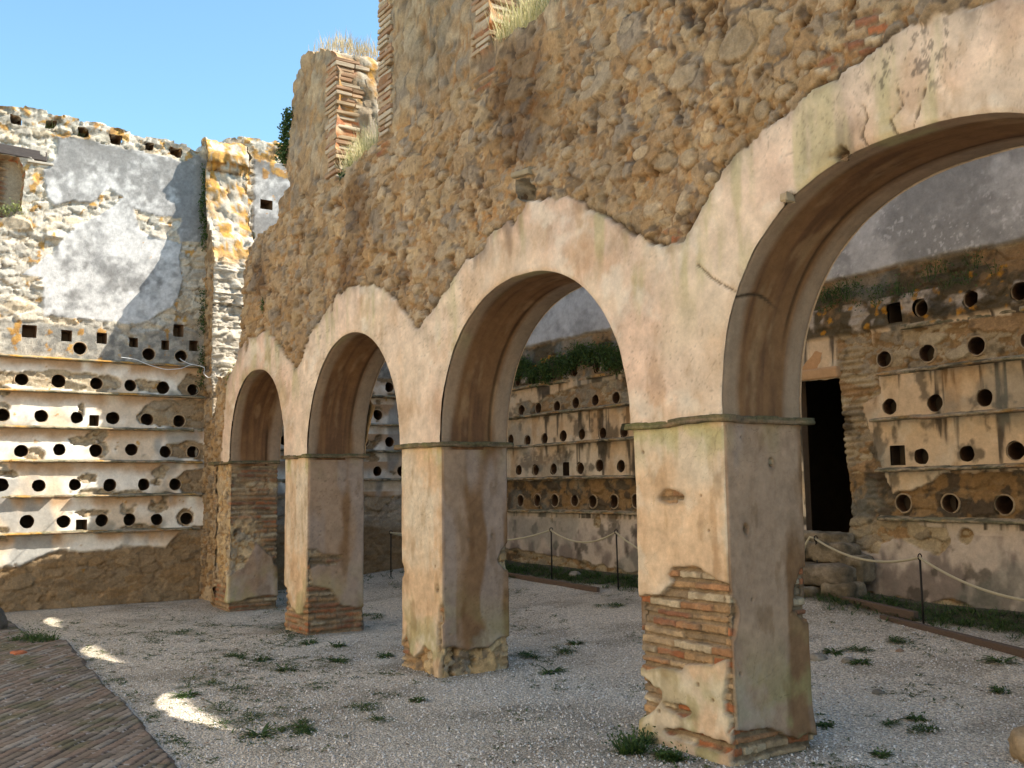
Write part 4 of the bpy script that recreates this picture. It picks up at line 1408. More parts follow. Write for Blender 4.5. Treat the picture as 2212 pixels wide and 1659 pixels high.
def backw_field(u, v):
    n = fbm(u * 2, v * 2, o=4, seed=1110)
    nf = fbm(u * 12, v * 12, o=4, seed=1111)
    hr, mk, idv = rubble(u, v, .16, 1112, 1.8, .7)
    cr = mix([.27, .18, .09], stone_palette(idv, [[.36, .29, .19], [.30, .25, .18], [.42, .35, .24], [.33, .22, .12]]), mk)
    cr = cr * (1 + .2 * nf[:, None])
    # row of orange and black stained stone
    r5 = ss(.03, .0, np.abs(v - 1.56) - .24)
    cr5 = mix([.25, .155, .07], [.06, .05, .04], ss(-.12, .12, fbm(u * 7, v * 7, o=4, seed=1113)))
    cr = mix(cr, cr5, r5 * .85)
    h = hr * .8 - .008
    # brick-like flat stones beside the door
    dq = ss(0, .1, polysd(u, v, [(-3.1, 3.5), (-2.55, 3.4), (-2.5, 2.9), (-2.65, .5), (-3.2, .5)]))
    hb, mb, ib = bricks(u, v, 1114, .32, .075, .025)
    h = h * (1 - dq) + hb * 1.4 * dq * ss(-.2, .2, n) + h * dq * (1 - ss(-.2, .2, n))
    # plaster
    zb = np.interp(u, [-12, -10.9, -10.7, -9.5, -8.2, -7, -3, -2.87, -2.47, -2.09, -1.91, -1.56, -1.05, 3], [1.3, 1.3, .62, .62, .53, .42, .5, .45, .42, .42, .45, .40, .36, .36]) + .06 * fbm(u * 5, u * 0, o=4, seed=1116)
    pl = np.minimum((v - zb), 3.46 - v)
    ex = expo_sd(u, v, B_EXP) + .03 * fbm(u * 9, v * 9, o=4, seed=1117)
    pl = np.minimum(pl, -ex)
    t = ss(-.004, .008, pl)
    cp = mix([.60, .46, .31], [.62, .53, .41], ss(-.2, .3, fbm(u * 3, v * 3, o=4, seed=1118)))
    cp = mix(cp, [.50, .44, .40], ss(1.35, 1.15, v) * .8)
    zl = np.array([3.45, 2.92, 2.40, 1.84, 1.29])
    below = np.full_like(v, 9.)
    for q_ in zl:
        dq_ = q_ - v
        below = np.where((dq_ > -.01) & (dq_ < below), dq_, below)
    below = np.clip(below, 0, .6)
    drip = ss(.05, .35, fbm(u * 13, v * 1.2, o=4, seed=1119) + .45 * fbm(u * 1.1, v * .5, o=2, seed=1120) - below * .6 + .12)
    gz_ = (v > 1.2)
    cp = mix(cp, [.06, .05, .04], drip * .92 * gz_)
    cp = mix(cp, [.40, .24, .11], ss(.2, .5, fbm(u * 3 + 4, v * 1.1, o=3, seed=1121)) * .5 * gz_)
    grime = ss(.0, .35, fbm(u * 4, v * 2.2, o=5, seed=1122) + .25 * ss(.95, .6, v) - .05) * (v < 1.15)
    cp = mix(cp, [.17, .14, .13], grime * .8)
    sc = scratch(u, v)
    sk = ss(0, .1, blobs(u, v, [(-9.4, 2.15, .55, .2), (-8.6, 2.2, .35, .16)]) + .1 * nf)
    cp = mix(cp, [.14, .11, .08], sk * .75)
    cp = mix(cp, [.52, .44, .32], sc * .7)
    h = h * (1 - t) + (.035 + .006 * n - .003 * sc) * t
    c = mix(cr, cp, t)
    bump = 1 - .8 * t
    # overgrown strip above the pot rows, then grey render
    dirt = ss(3.42, 3.48, v) * ss(4.14, 4.06, v + .05 * n)
    cd_ = mix([.10, .08, .05], [.27, .175, .09], ss(.0, .35, n + .3 * nf + .4 * (v > 3.95)))
    cd_ = mix(cd_, [.42, .37, .32], ss(.1, .4, fbm(u * 5, v * 5, o=4, seed=1124)) * (v < 3.8))
    cd_ = mix(cd_, LICH * .8, ss(.3, .45, fbm(u * 8, v * 8, o=4, seed=1125)) * .8 * (v < 3.9))
    c = mix(c, cd_, dirt)
    h = h * (1 - dirt) + (h + .05 * ss(4.1, 3.5, v)) * dirt
    gr = ss(4.10, 4.15, v + .03 * n + .02 * nf)
    cg = mix([.28, .28, .28], [.46, .46, .465], ss(-.3, .3, fbm(u * 1.5, v * 1.5, o=4, seed=1126) + .3 * nf))
    sp = ss(.36, .46, fbm(u * 26, v * 26, o=3, seed=1127)) * ss(-.1, .3, fbm(u * 1.2, v * 1.2, o=2, seed=1128))
    cg = mix(cg, [.62, .62, .64], sp * .6)
    c = mix(c, cg, gr)
    h = h * (1 - gr) + (.06 + .004 * n) * gr
    bump = bump * (1 - gr) + .2 * gr
    c = c * np.array([.92, .92, .92])
    c = mix(c, [.05, .045, .035], ss(.22, .45, fbm(u * 5, v * 4, o=5, seed=1131)) * .7 * (v < 4.1))
    c = mix(c, [.20, .21, .19], ss(.1, .4, fbm(u * 2 + 2, v * 2, o=4, seed=1132)) * .5 * (v < 4.1))
    return h, c, bump


us = np.concatenate([np.arange(-11.54, -10.75, .03), glines(-10.74, -6.2, lambda t: (t, YB, 2.5), 1.2, .01, .05), np.arange(-6.15, -3.95, .08), glines(-3.9, -.3, lambda t: (t, YB, 2.5), 1.3, .008, .05)[0:], np.arange(-.2, 9.5, .15)])
vs = np.concatenate([glines(.1, 4.9, lambda t: (-1.5, YB, t), 1.4, .01, .05), np.arange(4.95, 8.8, .06)])
sheet("masonry_face", back, (0, YB, 0), (1, 0, 0), (0, 0, 1), (0, -1, 0), us, vs, backw_field, back_sdf)
g = Geo()
g.box((-9.0, YB + .85, 4.0), (5.3, .5, 8.0), (.35, .3, .22), bev=.02)
g.box((4.55, YB + .85, 4.0), (12.7, .5, 8.0), (.35, .3, .22), bev=.02)
g.box((-4.1, YB + .85, 5.75), (4.7, .5, 4.6), (.35, .3, .22), bev=.02)
g.box((-.8, YB + .56, 7.9), (21, 1.08, .3), (.35, .3, .22), bev=.02)
g.build("wall_core", M_WALL, back)
for a, b in B_ROUND:
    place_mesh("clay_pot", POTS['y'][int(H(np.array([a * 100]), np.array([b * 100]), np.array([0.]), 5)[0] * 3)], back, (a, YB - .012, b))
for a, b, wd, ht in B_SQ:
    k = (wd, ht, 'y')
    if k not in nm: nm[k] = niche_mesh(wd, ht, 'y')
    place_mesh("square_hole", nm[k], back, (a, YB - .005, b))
for k, z_ in enumerate((2.92, 2.40, 1.84, 1.29)):
    for x0, x1 in ((-11.5, -3.95), (-2.62 if k else -2.5, 2.0)):
        ledge(back, (0, YB - .02, 0), (1, 0, 0), (0, -1, 0), x0, x1, z_, .12 if k < 3 else .07, .036, 1200 + k * 9, .05, .75)
ledge(back, (0, YB - .02, 0), (1, 0, 0), (0, -1, 0), -11.5, -3.9, 3.42, .10, .05, 1260, .3, .6)
ledge(back, (0, YB - .02, 0), (1, 0, 0), (0, -1, 0), -2.2, 2, 3.42, .06, .05, 1262, .3, .5)
# room behind the doorway, its darkness put into the wall colours
g = Geo()
V = [(-3.72, YB - .005, 1.0), (-2.98, YB - .005, 1.0), (-2.98, YB - .005, 3.05), (-3.72, YB - .005, 3.05)]
V2 = [(x, YB + .14, z) for x, y, z in V]
V3 = [(-6.2, YB + .62, .8), (-1.8, YB + .62, .8), (-1.8, YB + .62, 3.4), (-6.2, YB + .62, 3.4)]
V4 = [(x, YB + 2.4, z) for x, y, z in V3]
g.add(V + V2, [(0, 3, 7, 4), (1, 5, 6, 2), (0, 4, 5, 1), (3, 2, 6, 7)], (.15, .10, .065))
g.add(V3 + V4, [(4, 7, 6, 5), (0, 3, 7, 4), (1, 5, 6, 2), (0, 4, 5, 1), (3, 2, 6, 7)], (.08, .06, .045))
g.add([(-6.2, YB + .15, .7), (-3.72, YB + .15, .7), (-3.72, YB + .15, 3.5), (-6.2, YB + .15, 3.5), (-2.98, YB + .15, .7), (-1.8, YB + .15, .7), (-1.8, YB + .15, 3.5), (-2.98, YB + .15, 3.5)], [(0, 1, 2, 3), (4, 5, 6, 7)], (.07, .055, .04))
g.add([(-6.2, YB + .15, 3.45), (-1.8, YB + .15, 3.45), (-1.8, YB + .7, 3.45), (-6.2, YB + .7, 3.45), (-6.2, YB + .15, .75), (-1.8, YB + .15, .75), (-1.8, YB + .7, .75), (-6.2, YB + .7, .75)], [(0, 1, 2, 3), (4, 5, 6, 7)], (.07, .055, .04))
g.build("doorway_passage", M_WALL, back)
g = Geo()
g.box((-3.38, YB - .03, 3.02), (.62, .10, .13), (.42, .27, .15), jit=.003)
g.build("timber_lintel", M_WALL, back)
g = Geo()
g.box((-3.42, YB - .01, 3.22), (.56, .05, .28), (.42, .25, .13), jit=.004)
g.build("lintel_brickwork", M_WALL, back)
# ------------------------------------------------------------------ ground
def gz(x, y):
    x = np.asarray(x, float); y = np.asarray(y, float)
    z = .30 * ss(.6, 4.6, y) + .10 * ss(4.3, 5.15, y)
    z = z + .12 * np.exp(-((x + 3.1) / .8) ** 2 - ((y - 4.6) / .7) ** 2)
    z = z + .035 * np.exp(-((x + 11.0) / 1.2) ** 2)
    z = z + .018 * fbm(x * .9, y * .9, o=3, seed=1300)
    return z


def gravel_mat():
    m_, n, b = new_mat("white_gravel")
    at = n.nodes.new("ShaderNodeAttribute"); at.attribute_name = "Col"
    geo = n.nodes.new("ShaderNodeNewGeometry")
    v1 = n.nodes.new("ShaderNodeTexVoronoi"); v1.inputs['Scale'].default_value = 62; v1.inputs['Randomness'].default_value = 1
    v2 = n.nodes.new("ShaderNodeTexVoronoi"); v2.inputs['Scale'].default_value = 110
    for q in (v1, v2): n.links.new(geo.outputs['Position'], q.inputs['Vector'])
    sp = n.nodes.new("ShaderNodeSeparateColor"); n.links.new(v1.outputs['Color'], sp.inputs[0])
    sp2 = n.nodes.new("ShaderNodeSeparateColor"); n.links.new(v2.outputs['Color'], sp2.inputs[0])
    g1 = math_node(n, 'MULTIPLY_ADD', sp.outputs[0], .55, .55)
    g2 = math_node(n, 'MULTIPLY_ADD', sp2.outputs[0], .4, .8)
    dk = math_node(n, 'SUBTRACT', 1.25, math_node(n, 'MULTIPLY', v1.outputs['Distance'], .75))
    g = math_node(n, 'MULTIPLY', math_node(n, 'MULTIPLY', g1, g2), dk)
    mx = n.nodes.new("ShaderNodeVectorMath"); mx.operation = 'SCALE'
    n.links.new(at.outputs['Color'], mx.inputs[0]); n.links.new(g, mx.inputs['Scale'])
    n.links.new(mx.outputs[0], b.inputs['Base Color'])
    b.inputs['Roughness'].default_value = .9
    b.inputs['Specular IOR Level'].default_value = .2
    bp = n.nodes.new("ShaderNodeBump"); bp.inputs['Distance'].default_value = .02; bp.inputs['Strength'].default_value = .9
    bp.invert = True
    n.links.new(math_node(n, 'ADD', v1.outputs['Distance'], math_node(n, 'MULTIPLY', v2.outputs['Distance'], .5)), bp.inputs['Height'])
    n.links.new(bp.outputs[0], b.inputs['Normal'])
    return m_


M_GRAVEL = gravel_mat()


def soil_mask(x, y):
    n = fbm(x * 1.3, y * 1.3, o=4, seed=1310)
    return np.clip(ss(4.25, 4.6, y + .1 * n) + ss(.12, .0, np.abs(x + 11.5)) * .6, 0, 1)


ax_ = np.concatenate([np.arange(-90, -13, 6), np.arange(-13, 6.5, .07), np.arange(7, 90, 6)])
ay_ = np.concatenate([np.arange(-90, -8, 6), np.arange(-8, 5.6, .07), np.arange(6, 90, 6)])
gx, gy = np.meshgrid(ax_, ay_, indexing='ij')
gx = gx.ravel(); gy = gy.ravel()
near = (np.abs(gx + 3) < 12) & (np.abs(gy) < 9)
gz_ = np.where(near, gz(gx, gy), 0) + np.where((gy > 6), .4, 0)
n_ = fbm(gx * .7, gy * .7, o=4, seed=1311)
cg_ = mix([.84, .74, .61], [.71, .62, .50], ss(-.3, .3, n_))
cg_ = mix(cg_, [.42, .36, .28], ss(.05, .45, fbm(gx * 1.9, gy * 1.9, o=5, seed=1312)) * .6)
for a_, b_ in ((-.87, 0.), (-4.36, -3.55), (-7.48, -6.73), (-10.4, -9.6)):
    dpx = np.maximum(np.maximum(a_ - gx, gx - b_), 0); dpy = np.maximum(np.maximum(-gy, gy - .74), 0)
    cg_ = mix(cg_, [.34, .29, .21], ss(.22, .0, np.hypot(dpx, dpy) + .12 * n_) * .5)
cg_ = mix(cg_, [.085, .075, .045], soil_mask(gx, gy) * .9)
ground = mkobj("ground", np.stack([gx, gy, gz_], 1), grid_faces(len(ax_), len(ay_)), M_GRAVEL, None, cg_)
tag(ground, kind="structure")

# brick path in the lower left
PATH = [(-20, -3.0), (-8.2, -2.60), (-7.99, -2.36), (-6.53, -2.46), (-5.0, -2.56), (-3.94, -2.61), (-3.09, -2.67), (-2.18, -2.75), (-1.0, -2.9), (1.5, -3.6), (1.5, -9), (-20, -9)]


def path_sdf(u, v):
    d = polysd(u, v, PATH)
    return d + .035 * fbm(u * 4, v * 4, o=3, seed=1320) * (v > -6)


def path_field(u, v):
    ca, sa = math.cos(math.radians(143)), math.sin(math.radians(143))
    a = u * ca + v * sa; b_ = -u * sa + v * ca
    b_ = b_ + .02 * fbm(u * .9, v * .9, o=2, seed=1321)
    h, mk, idv = bricks(a, b_, 1322, .36, .075, .009, .25, .0)
    h = h * .4
    pal = stone_palette(idv, [[.25, .185, .14], [.29, .225, .18], [.21, .165, .13], [.27, .19, .145], [.32, .27, .225]])
    n = fbm(u * 5, v * 5, o=4, seed=1323)
    c = pal * (1 + .3 * n[:, None])
    c = mix(c, [.15, .14, .07], ss(.05, .45, fbm(u * 4, v * 4, o=4, seed=1324)) * .7)
    c = c * np.array([.88, .90, .88])
    gr = ss(.38, .5, fbm(u * 25, v * 25, o=2, seed=1325)) * (1 - mk)
    c = mix([.045, .038, .032], c, mk)
    c = mix(c, [.45, .43, .41], gr)
    edge = ss(.0, .05, path_sdf(u, v))
    return .045 * edge - .012 + h + .005 * n + gz(u, v) * .9, c, np.full_like(u, .6)


pth = empty("brick_path", (-4.5, -3.2, 0))
us = np.concatenate([np.arange(-20, -10, .3), np.arange(-10, -1.2, .0125), np.arange(-1.1, 1.6, .1)])
vs = np.concatenate([np.arange(-9, -4.2, .15), np.arange(-4.1, -2.2, .0125)])
o = sheet("path", None, (0, 0, 0), (1, 0, 0), (0, 1, 0), (0, 0, 1), us, vs, path_field, path_sdf)
bpy.data.objects.remove(pth)
tag(o, kind="structure")

# unseen wall behind the camera, added to bounce warm sunlight
g = Geo()
g.box((-2.5, -8.6, 3.1), (24.0, .6, 6.6), (.80, .66, .47), bev=.05)
tag(g.build("bounce_wall", M_WALL), "plain unseen wall added behind the viewer to bounce warm sunlight", "wall")


# ------------------------------------------------------------------ plants
def blade(G, p, d, L, wd, bend, shade, segs=3):
    """a bent tapering leaf blade"""
    p = np.array(p, float); d = np.array(d, float); d /= np.linalg.norm(d)
    side = np.cross(d, [0, 0, 1.]); side /= np.linalg.norm(side) + 1e-9
    V = []
    q = p.copy(); dd = d.copy()
    for k in range(segs + 1):
        t = k / segs
        w_ = wd * (1 - t) ** .6 * (0.45 + 1.1 * min(t * 2, 1) if segs > 2 else 1)
        if k == segs:
            V.append(q.copy())
        else:
            V.append(q - side * w_ / 2); V.append(q + side * w_ / 2)
        dd = dd + np.array([0, 0, -bend]) / segs
        dd /= np.linalg.norm(dd)
        q = q + dd * L / segs
    F = [(2 * k, 2 * k + 1, 2 * k + 3, 2 * k + 2) for k in range(segs - 1)]
    F.append((2 * segs - 2, 2 * segs - 1, 2 * segs))
    G.add(V, F, (shade, shade, shade))


def tuft(G, c, r, n, L, wd, up=.8, bend=.9, lean=(0, 0)):
    for _ in range(n):
        a = rng.random() * 6.283
        q = r * math.sqrt(rng.random())
        o_ = rng.normal(0, .35)
        d = (math.cos(a + o_) + lean[0], math.sin(a + o_) + lean[1], up * (.3 + rng.random()))
        x, y = c[0] + q * math.cos(a), c[1] + q * math.sin(a)
        blade(G, (x, y, c[2]), d, L * (.5 + .8 * rng.random()), wd * (.6 + .7 * rng.random()), bend * (.4 + rng.random()), rng.random())


def leafy(G, centers, n, size, flat=0.5):
    """clumps of small roundish leaves scattered round centres (x, y, z, rx, ry, rz)"""
    for (cx, cy, cz, rx, ry, rz) in centers:
        for _ in range(n):
            v = rng.normal(0, .5, 3)
            p = np.array([cx + v[0] * rx, cy + v[1] * ry, cz + v[2] * rz])
            d = rng.normal(0, 1, 3); d /= np.linalg.norm(d)
            s_ = size * (.5 + rng.random())
            a = np.cross(d, rng.normal(0, 1, 3)); a /= np.linalg.norm(a) + 1e-9
            b = np.cross(d, a)
            G.add([p - a * s_ * .5, p + b * s_ * .32 - a * s_ * .05, p + a * s_ * .6 + d * s_ * .1, p - b * s_ * .32 - a * s_ * .05], [(0, 1, 2, 3)], (rng.random(),) * 3)


def G0(x, y): return float(gz(np.array([x]), np.array([y]))[0])


# separate larger weeds on the gravel: (src px x, y, radius, kind, label)
def unpx(px, py):
    d = RM @ np.array([(px - 1280) / 2463.7, -(py - 960) / 2463.7, -1.0])
    z = 0.0
    for _ in range(4):
        t = (z - CAM[2]) / d[2]
        P = CAM + d * t
        z = G0(P[0], P[1])
    return P[0], P[1], z


S = 860 / 2212
WEEDS = [
    (1575, 1872, .13, 'bush', "dark green leafy clump at the left foot of the nearest pier"),
    (1665, 1900, .07, 'bush', "low green sprigs right against the front of the nearest pier"),
    (700 + 185 * S, 1275 + 860 * S, .10, 'ros', "leafy weed just in front of the second pier from the left, left one of two"),
    (1800 * S, 1275 + 760 * S, .25, 'gr', "widest mat of green grass, between the two left piers and in front of them"),
    (1840 * S, 1275 + 1030 * S, .11, 'ros', "bushy dark weed alone on the gravel below the second pier"),
    (1330 * S, 1275 + 1110 * S, .16, 'gr', "long spray of green weed at middle left of the gravel"),
    (1215 * S, 1275 + 1195 * S, .10, 'ros', "flat dark weed below the long spray on the left gravel"),
    (1590 * S, 1275 + 1320 * S, .17, 'gr', "large spiky grass clump right of the lowest sun patch"),
    (1670 * S, 1275 + 1450 * S, .11, 'ros', "leafy weed at the lower left, under the spiky grass clump"),
    (1940 * S, 1275 + 1405 * S, .09, 'gr', "small fine grass tuft at bottom left of centre"),
    (1190 * S, 1275 + 795 * S, .14, 'gr', "long low weed left of the widest grass mat"),
    (1690 * S, 1275 + 965 * S, .09, 'ros', "neat rosette weed left of the second pier foot"),
    (1520 * S, 1275 + 940 * S, .08, 'gr', "sparse grass tuft left of the rosette weed"),
    (700 + 600 * S, 1275 + 680 * S, .12, 'gr', "bright green tuft touching the right foot of the second pier"),
    (700 + 375 * S, 1275 + 975 * S, .10, 'ros', "broad leafy weed between the second and third piers, lowest of its group"),
    (700 + 680 * S, 1275 + 945 * S, .08, 'ros', "star shaped weed just left of the third pier"),
    (700 + 365 * S, 1275 + 875 * S, .08, 'ros', "leafy weed in front of the second pier, right one of two"),
    (700 + 560 * S, 1275 + 1300 * S, .13, 'gr', "trailing weed with long stems left of the third pier foot"),
    (700 + 885 * S, 1275 + 1230 * S, .06, 'ros', "tiny weed straight below the third pier"),
    (700 + 130 * S, 1275 + 1405 * S, .08, 'gr', "small grass tuft far below the second pier"),
    (700 + 1600 * S, 1275 + 930 * S, .12, 'gr', "dark flat weed right of the third pier foot"),
    (700 + 1850 * S, 1275 + 910 * S, .12, 'gr', "slanting weed in the middle of the third archway floor"),
    (700 + 1760 * S, 1275 + 1045 * S, .11, 'ros', "lowest weed in the third archway floor"),
    (700 + 1900 * S, 1275 + 860 * S, .08, 'ros', "topmost weed of the slanting group in the third archway"),
    (700 + 2150 * S, 1275 + 590 * S, .14, 'gr', "green tuft left of the nearest pier near the grassy bank"),
    (1700 + 985 * S, 1275 + 865 * S, .09, 'ros', "spiky weed right of the nearest pier near the two grey stones"),
    (1700 + 1160 * S, 1275 + 945 * S, .08, 'ros', "dark weed growing against a grey stone in the right archway"),
    (1700 + 1150 * S, 1275 + 810 * S, .10, 'gr', "weed below the leftmost rope post of the right archway"),
    (1700 + 1380 * S, 1275 + 800 * S, .10, 'gr', "weed left of the second rope post in the right archway"),
    (1700 + 2060 * S, 1275 + 930 * S, .12, 'ros', "spiky weed near the right edge below the timber edging"),
    (1700 + 1510 * S, 1275 + 1400 * S, .09, 'gr', "larger grassy weed in the lower right gravel"),
    (1700 + 1520 * S, 1275 + 1340 * S, .07, 'ros', "thin leaved weed in the lower right gravel, upper one"),
    (1700 + 930 * S, 1275 + 1390 * S, .06, 'ros', "small weed close beside the right foot of the nearest pier"),
    (1700 + 1290 * S, 1275 + 1580 * S, .06, 'ros', "small weed at the bottom edge right of the nearest pier"),
    (1700 + 2060 * S, 1275 + 1130 * S, .06, 'gr', "flat weed near the right edge, halfway up the gravel"),
    (75, 1275 + 850 * S, .16, 'bush', "soft green weed at the corner of the brick path"),
    (105, 1610, .13, 'bush', "bushy weed growing along the far edge of the brick path"),
]
for px, py, r, kd, lab in WEEDS:
    x, y, z = unpx(px, py)
    g = Geo()
    r *= 1.5 if kd != 'bush' else 1.2
    if kd == 'bush':
        for _ in range(5):
            q = rng.normal(0, r * .45, 2)
            tuft(g, (x + q[0], y + q[1], z), r * .25, 60, r * .8, .010, 1.6, .7)
        leafy(g, [(x, y, z + r * .4, r * 1.1, r * 1.1, r * .6)], 260, .018)
    elif kd == 'gr':
        for _ in range(6):
            q = rng.normal(0, r * .5, 2)
            tuft(g, (x + q[0] * 1.5, y + q[1] * .8, z + .004), r * .25, 32, r * .55, .007, .45, .5)
            leafy(g, [(x + q[0] * 1.5, y + q[1] * .8, z + .015, r * .35, r * .3, .02)], 22, .014)
    else:
        tuft(g, (x, y, z + .004), r * .3, 46, r * .85, .020, .55, .7)
        leafy(g, [(x, y, z + .02, r * .8, r * .8, .03)], 60, .016)
    o = g.build("weed", M_LEAF)
    tag(o, lab, "weed", "weeds growing through the gravel")

# uncountable small weeds, moss and grass at the foot of the walls
g = Geo()
clu = [(rng.uniform(-11, 3.3), rng.uniform(-2.4, 4.0), rng.uniform(.08, .32)) for _ in range(120)] + [(rng.uniform(-9.5, -4), rng.uniform(-2.1, -.2), rng.uniform(.08, .3)) for _ in range(40)]
clu += [(x_, -2.30 - .012 * (x_ + 8) * 6 + .05, .12) for x_ in np.arange(-8, -1.6, .45)]
clu += [(a_ + rng.uniform(-.1, .9), rng.choice([-.08, .84]), .1) for a_ in (-.87, -4.36, -7.48, -10.4, -4.36, -.87)]
for cx_, cy_, cr_ in clu:
    for _ in range(int(rng.integers(4, 26))):
        x = cx_ + rng.normal(0, cr_ * 1.2); y = cy_ + rng.normal(0, cr_ * .7)
        if path_sdf(np.array([x]), np.array([y]))[0] > -.01: continue
        r = rng.uniform(.012, .062)
        tuft(g, (x, y, G0(x, y) + .002), r * .5, int(rng.integers(5, 13)), r, .006 + .004 * rng.random(), .2 + .5 * rng.random(), .6)
for _ in range(1500):
    x = rng.uniform(-11.2, 1.5)
    y = 4.45 + .55 * rng.random() ** 1.2 - (.35 * rng.random() if rng.random() < .3 else 0)
    tuft(g, (x, y, G0(x, y) + .002), .05, 14, .085, .008, 1.2, .6)
for _ in range(160):
    x = rng.uniform(-11.3, -9.8); y = rng.uniform(.8, 4.8)
    if x > -10.8 and rng.random() < .7: continue
    tuft(g, (x, y, G0(x, y) + .002), .05, 14, .09, .008, 1.2, .6)
tag(g.build("ground_grass", M_LEAF), "short green grass and moss along the foot of the rear wall", "grass", kind="stuff")

# fallen leaves and crumbs
M_DEAD = leaf_mat("dead_leaf", (.07, .04, .025), (.24, .14, .08), 0.9, 0.1)
g = Geo()
for _ in range(900):
    x = rng.uniform(-10.5, 3.2); y = rng.uniform(-2.6, 4.0)
    if rng.random() < .4:
        x, y = clu[rng.integers(len(clu))][:2]
        x += rng.normal(0, .25); y += rng.normal(0, .18)
    a = rng.random() * 6.28; s_ = rng.uniform(.008, .024)
    ca, sa = math.cos(a) * s_, math.sin(a) * s_
    z = G0(x, y) + .008
    if path_sdf(np.array([x]), np.array([y]))[0] > 0: z += .04
    g.add([(x - ca, y - sa, z), (x + sa * .5, y - ca * .5, z + .006), (x + ca, y + sa, z + .002), (x - sa * .5, y + ca * .5, z + .007)], [(0, 1, 2, 3)], (rng.random(),) * 3)
tag(g.build("fallen_leaves", M_DEAD), "brown leaf litter and crumbs scattered over the gravel", "leaf litter", kind="stuff")

# plants hanging on the masonry
g = Geo()
cs = []
for _ in range(95):
    x = rng.uniform(-10.0, -6.7); z = 3.56 + .30 * rng.random() ** 1.3 + .1 * math.sin(x * 3)
    cs.append((x, YB - .13, z, .14, .07, .11))
leafy(g, cs, 85, .034)
for c in cs[::3]:
    tuft(g, (c[0], YB - .15, c[2] - .1), .05, 10, .25, .010, 2.5, .5, (0, -.5))
tag(g.build("hanging_plant", M_LEAF), "thick green creeper above the pots seen through the third arch", "plant")
g = Geo()
cs = []
for _ in range(70):
    x = rng.uniform(-3.3, -.4)
    if x > -2.4 and rng.random() < .45: continue
    z = 3.66 + .25 * rng.random() + (.1 if x < -2.3 else .12)
    cs.append((x, YB - .11, z, .10, .06, .09))
leafy(g, cs, 36, .022)
for c in cs[::2]:
    tuft(g, (c[0], YB - .12, c[2] - .08), .05, 9, .2, .007, 2.5, .5, (0, -.5))
tag(g.build("hanging_plant", M_LEAF), "green weeds on the mossy strip seen through the nearest arch", "plant")


def wall_plant(cs, n, size, lab, mat=M_LEAF, hang=True):
    g = Geo()
    leafy(g, cs, n, size)
    if hang:
        for c in cs[::2]:
            tuft(g, (c[0], c[1], c[2]), .04, 8, size * 4, size * .3, -.2, .9)
    tag(g.build("wall_plant", mat), lab, "plant", "plants rooted in the old walls")


wall_plant([(-11.42, .08 + .03 * math.sin(k), 6.9 - k * .13, .06, .06, .12) for k in range(10)], 90, .03, "narrow bright green plant in the corner joint left of the lichen covered buttress")
wall_plant([(-11.42, .10, 4.9 - k * .12, .07, .07, .12) for k in range(6)], 60, .03, "dark green plant halfway down the corner joint of the end wall")
wall_plant([(-11.40, .10, 3.95 - k * .13, .08, .08, .12) for k in range(5)], 60, .03, "dark green plant at the bottom of the corner joint beside the pots")
wall_plant([(-7.36 - .03 * k, -.05, 6.50 - k * .10, .10, .08, .09) for k in range(6)], 190, .04, "dark caper bush hanging from the left edge of the broken tower")
wall_plant([(-5.72, .12, 5.42, .10, .12, .10), (-5.78, .02, 5.25, .06, .06, .12)], 110, .03, "dark green sprig at the foot of the brick jamb in the left gap")
wall_plant([(-9.55, .03, 3.42, .12, .08, .08), (-9.7, .02, 3.30, .10, .08, .10)], 110, .03, "sunlit green and yellow plant in the gap left of the first arch", M_GRASSG)
wall_plant([(-2.72, XE + 11.54, 0, .01, .01, .01)], 1, .01, "x") if False else None
wall_plant([(XE + .06, -2.65, 5.92, .07, .14, .10), (XE + .05, -2.8, 5.85, .06, .1, .08)], 120, .03, "pale green bush on the sill of the window gap at the far left", M_GRASSG)
wall_plant([(-8.30, -.02, 4.12 + .07 * k, .03, .03, .06) for k in range(3)], 50, .02, "small green sprig on the rubble right of the vertical crack")


M_STRAW = leaf_mat("straw_grass", (.34, .34, .15), (.75, .66, .42), 0.8, 0.4)


def hay(boxes, n, L, wd, lab, mat=M_HAY, up=3.0):
    g = Geo()
    for (x0, x1, y0, y1, zf) in boxes:
        for _ in range(n):
            x = rng.uniform(x0, x1); y = rng.uniform(y0, y1)
            d = (rng.normal(0, .5), rng.normal(0, .5), up * (.5 + .5 * rng.random()))
            blade(g, (x, y, zf(x)), d, L * (.4 + .8 * rng.random()), wd, .9 * rng.random(), rng.random(), 4)
    tag(g.build("dry_grass", mat), lab, "grass", "dry grass on the broken wall tops")


hay([(-6.95, -5.95, .02, .7, lambda x: 7.10 - .25 * max(0, (x + 6.6)) - .02)], 700, .22, .006, "straw coloured grass on top of the broken tower")
hay([(-5.80, -4.85, -.03, .3, lambda x: 5.27 + .05 * (x + 5.8))], 900, .36, .007, "pale dry grass filling the gap right of the brick jamb of the tower", M_STRAW)
hay([(-2.55, -1.6, -.03, .3, lambda x: 5.54)], 1000, .38, .006, "pale dry grass in the second gap at the top of the picture", M_STRAW)
hay([(XE - .3, XE - .02, -2.98, -2.8, lambda x: 7.2), (XE - .3, XE - .02, -2.3, -2.15, lambda x: 7.2), (XE - .3, XE + .0, -1.9, -1.7, lambda x: 7.15)], 60, .2, .007, "pale grass sprouting from the beam holes at the top of the end wall", M_GRASSG)

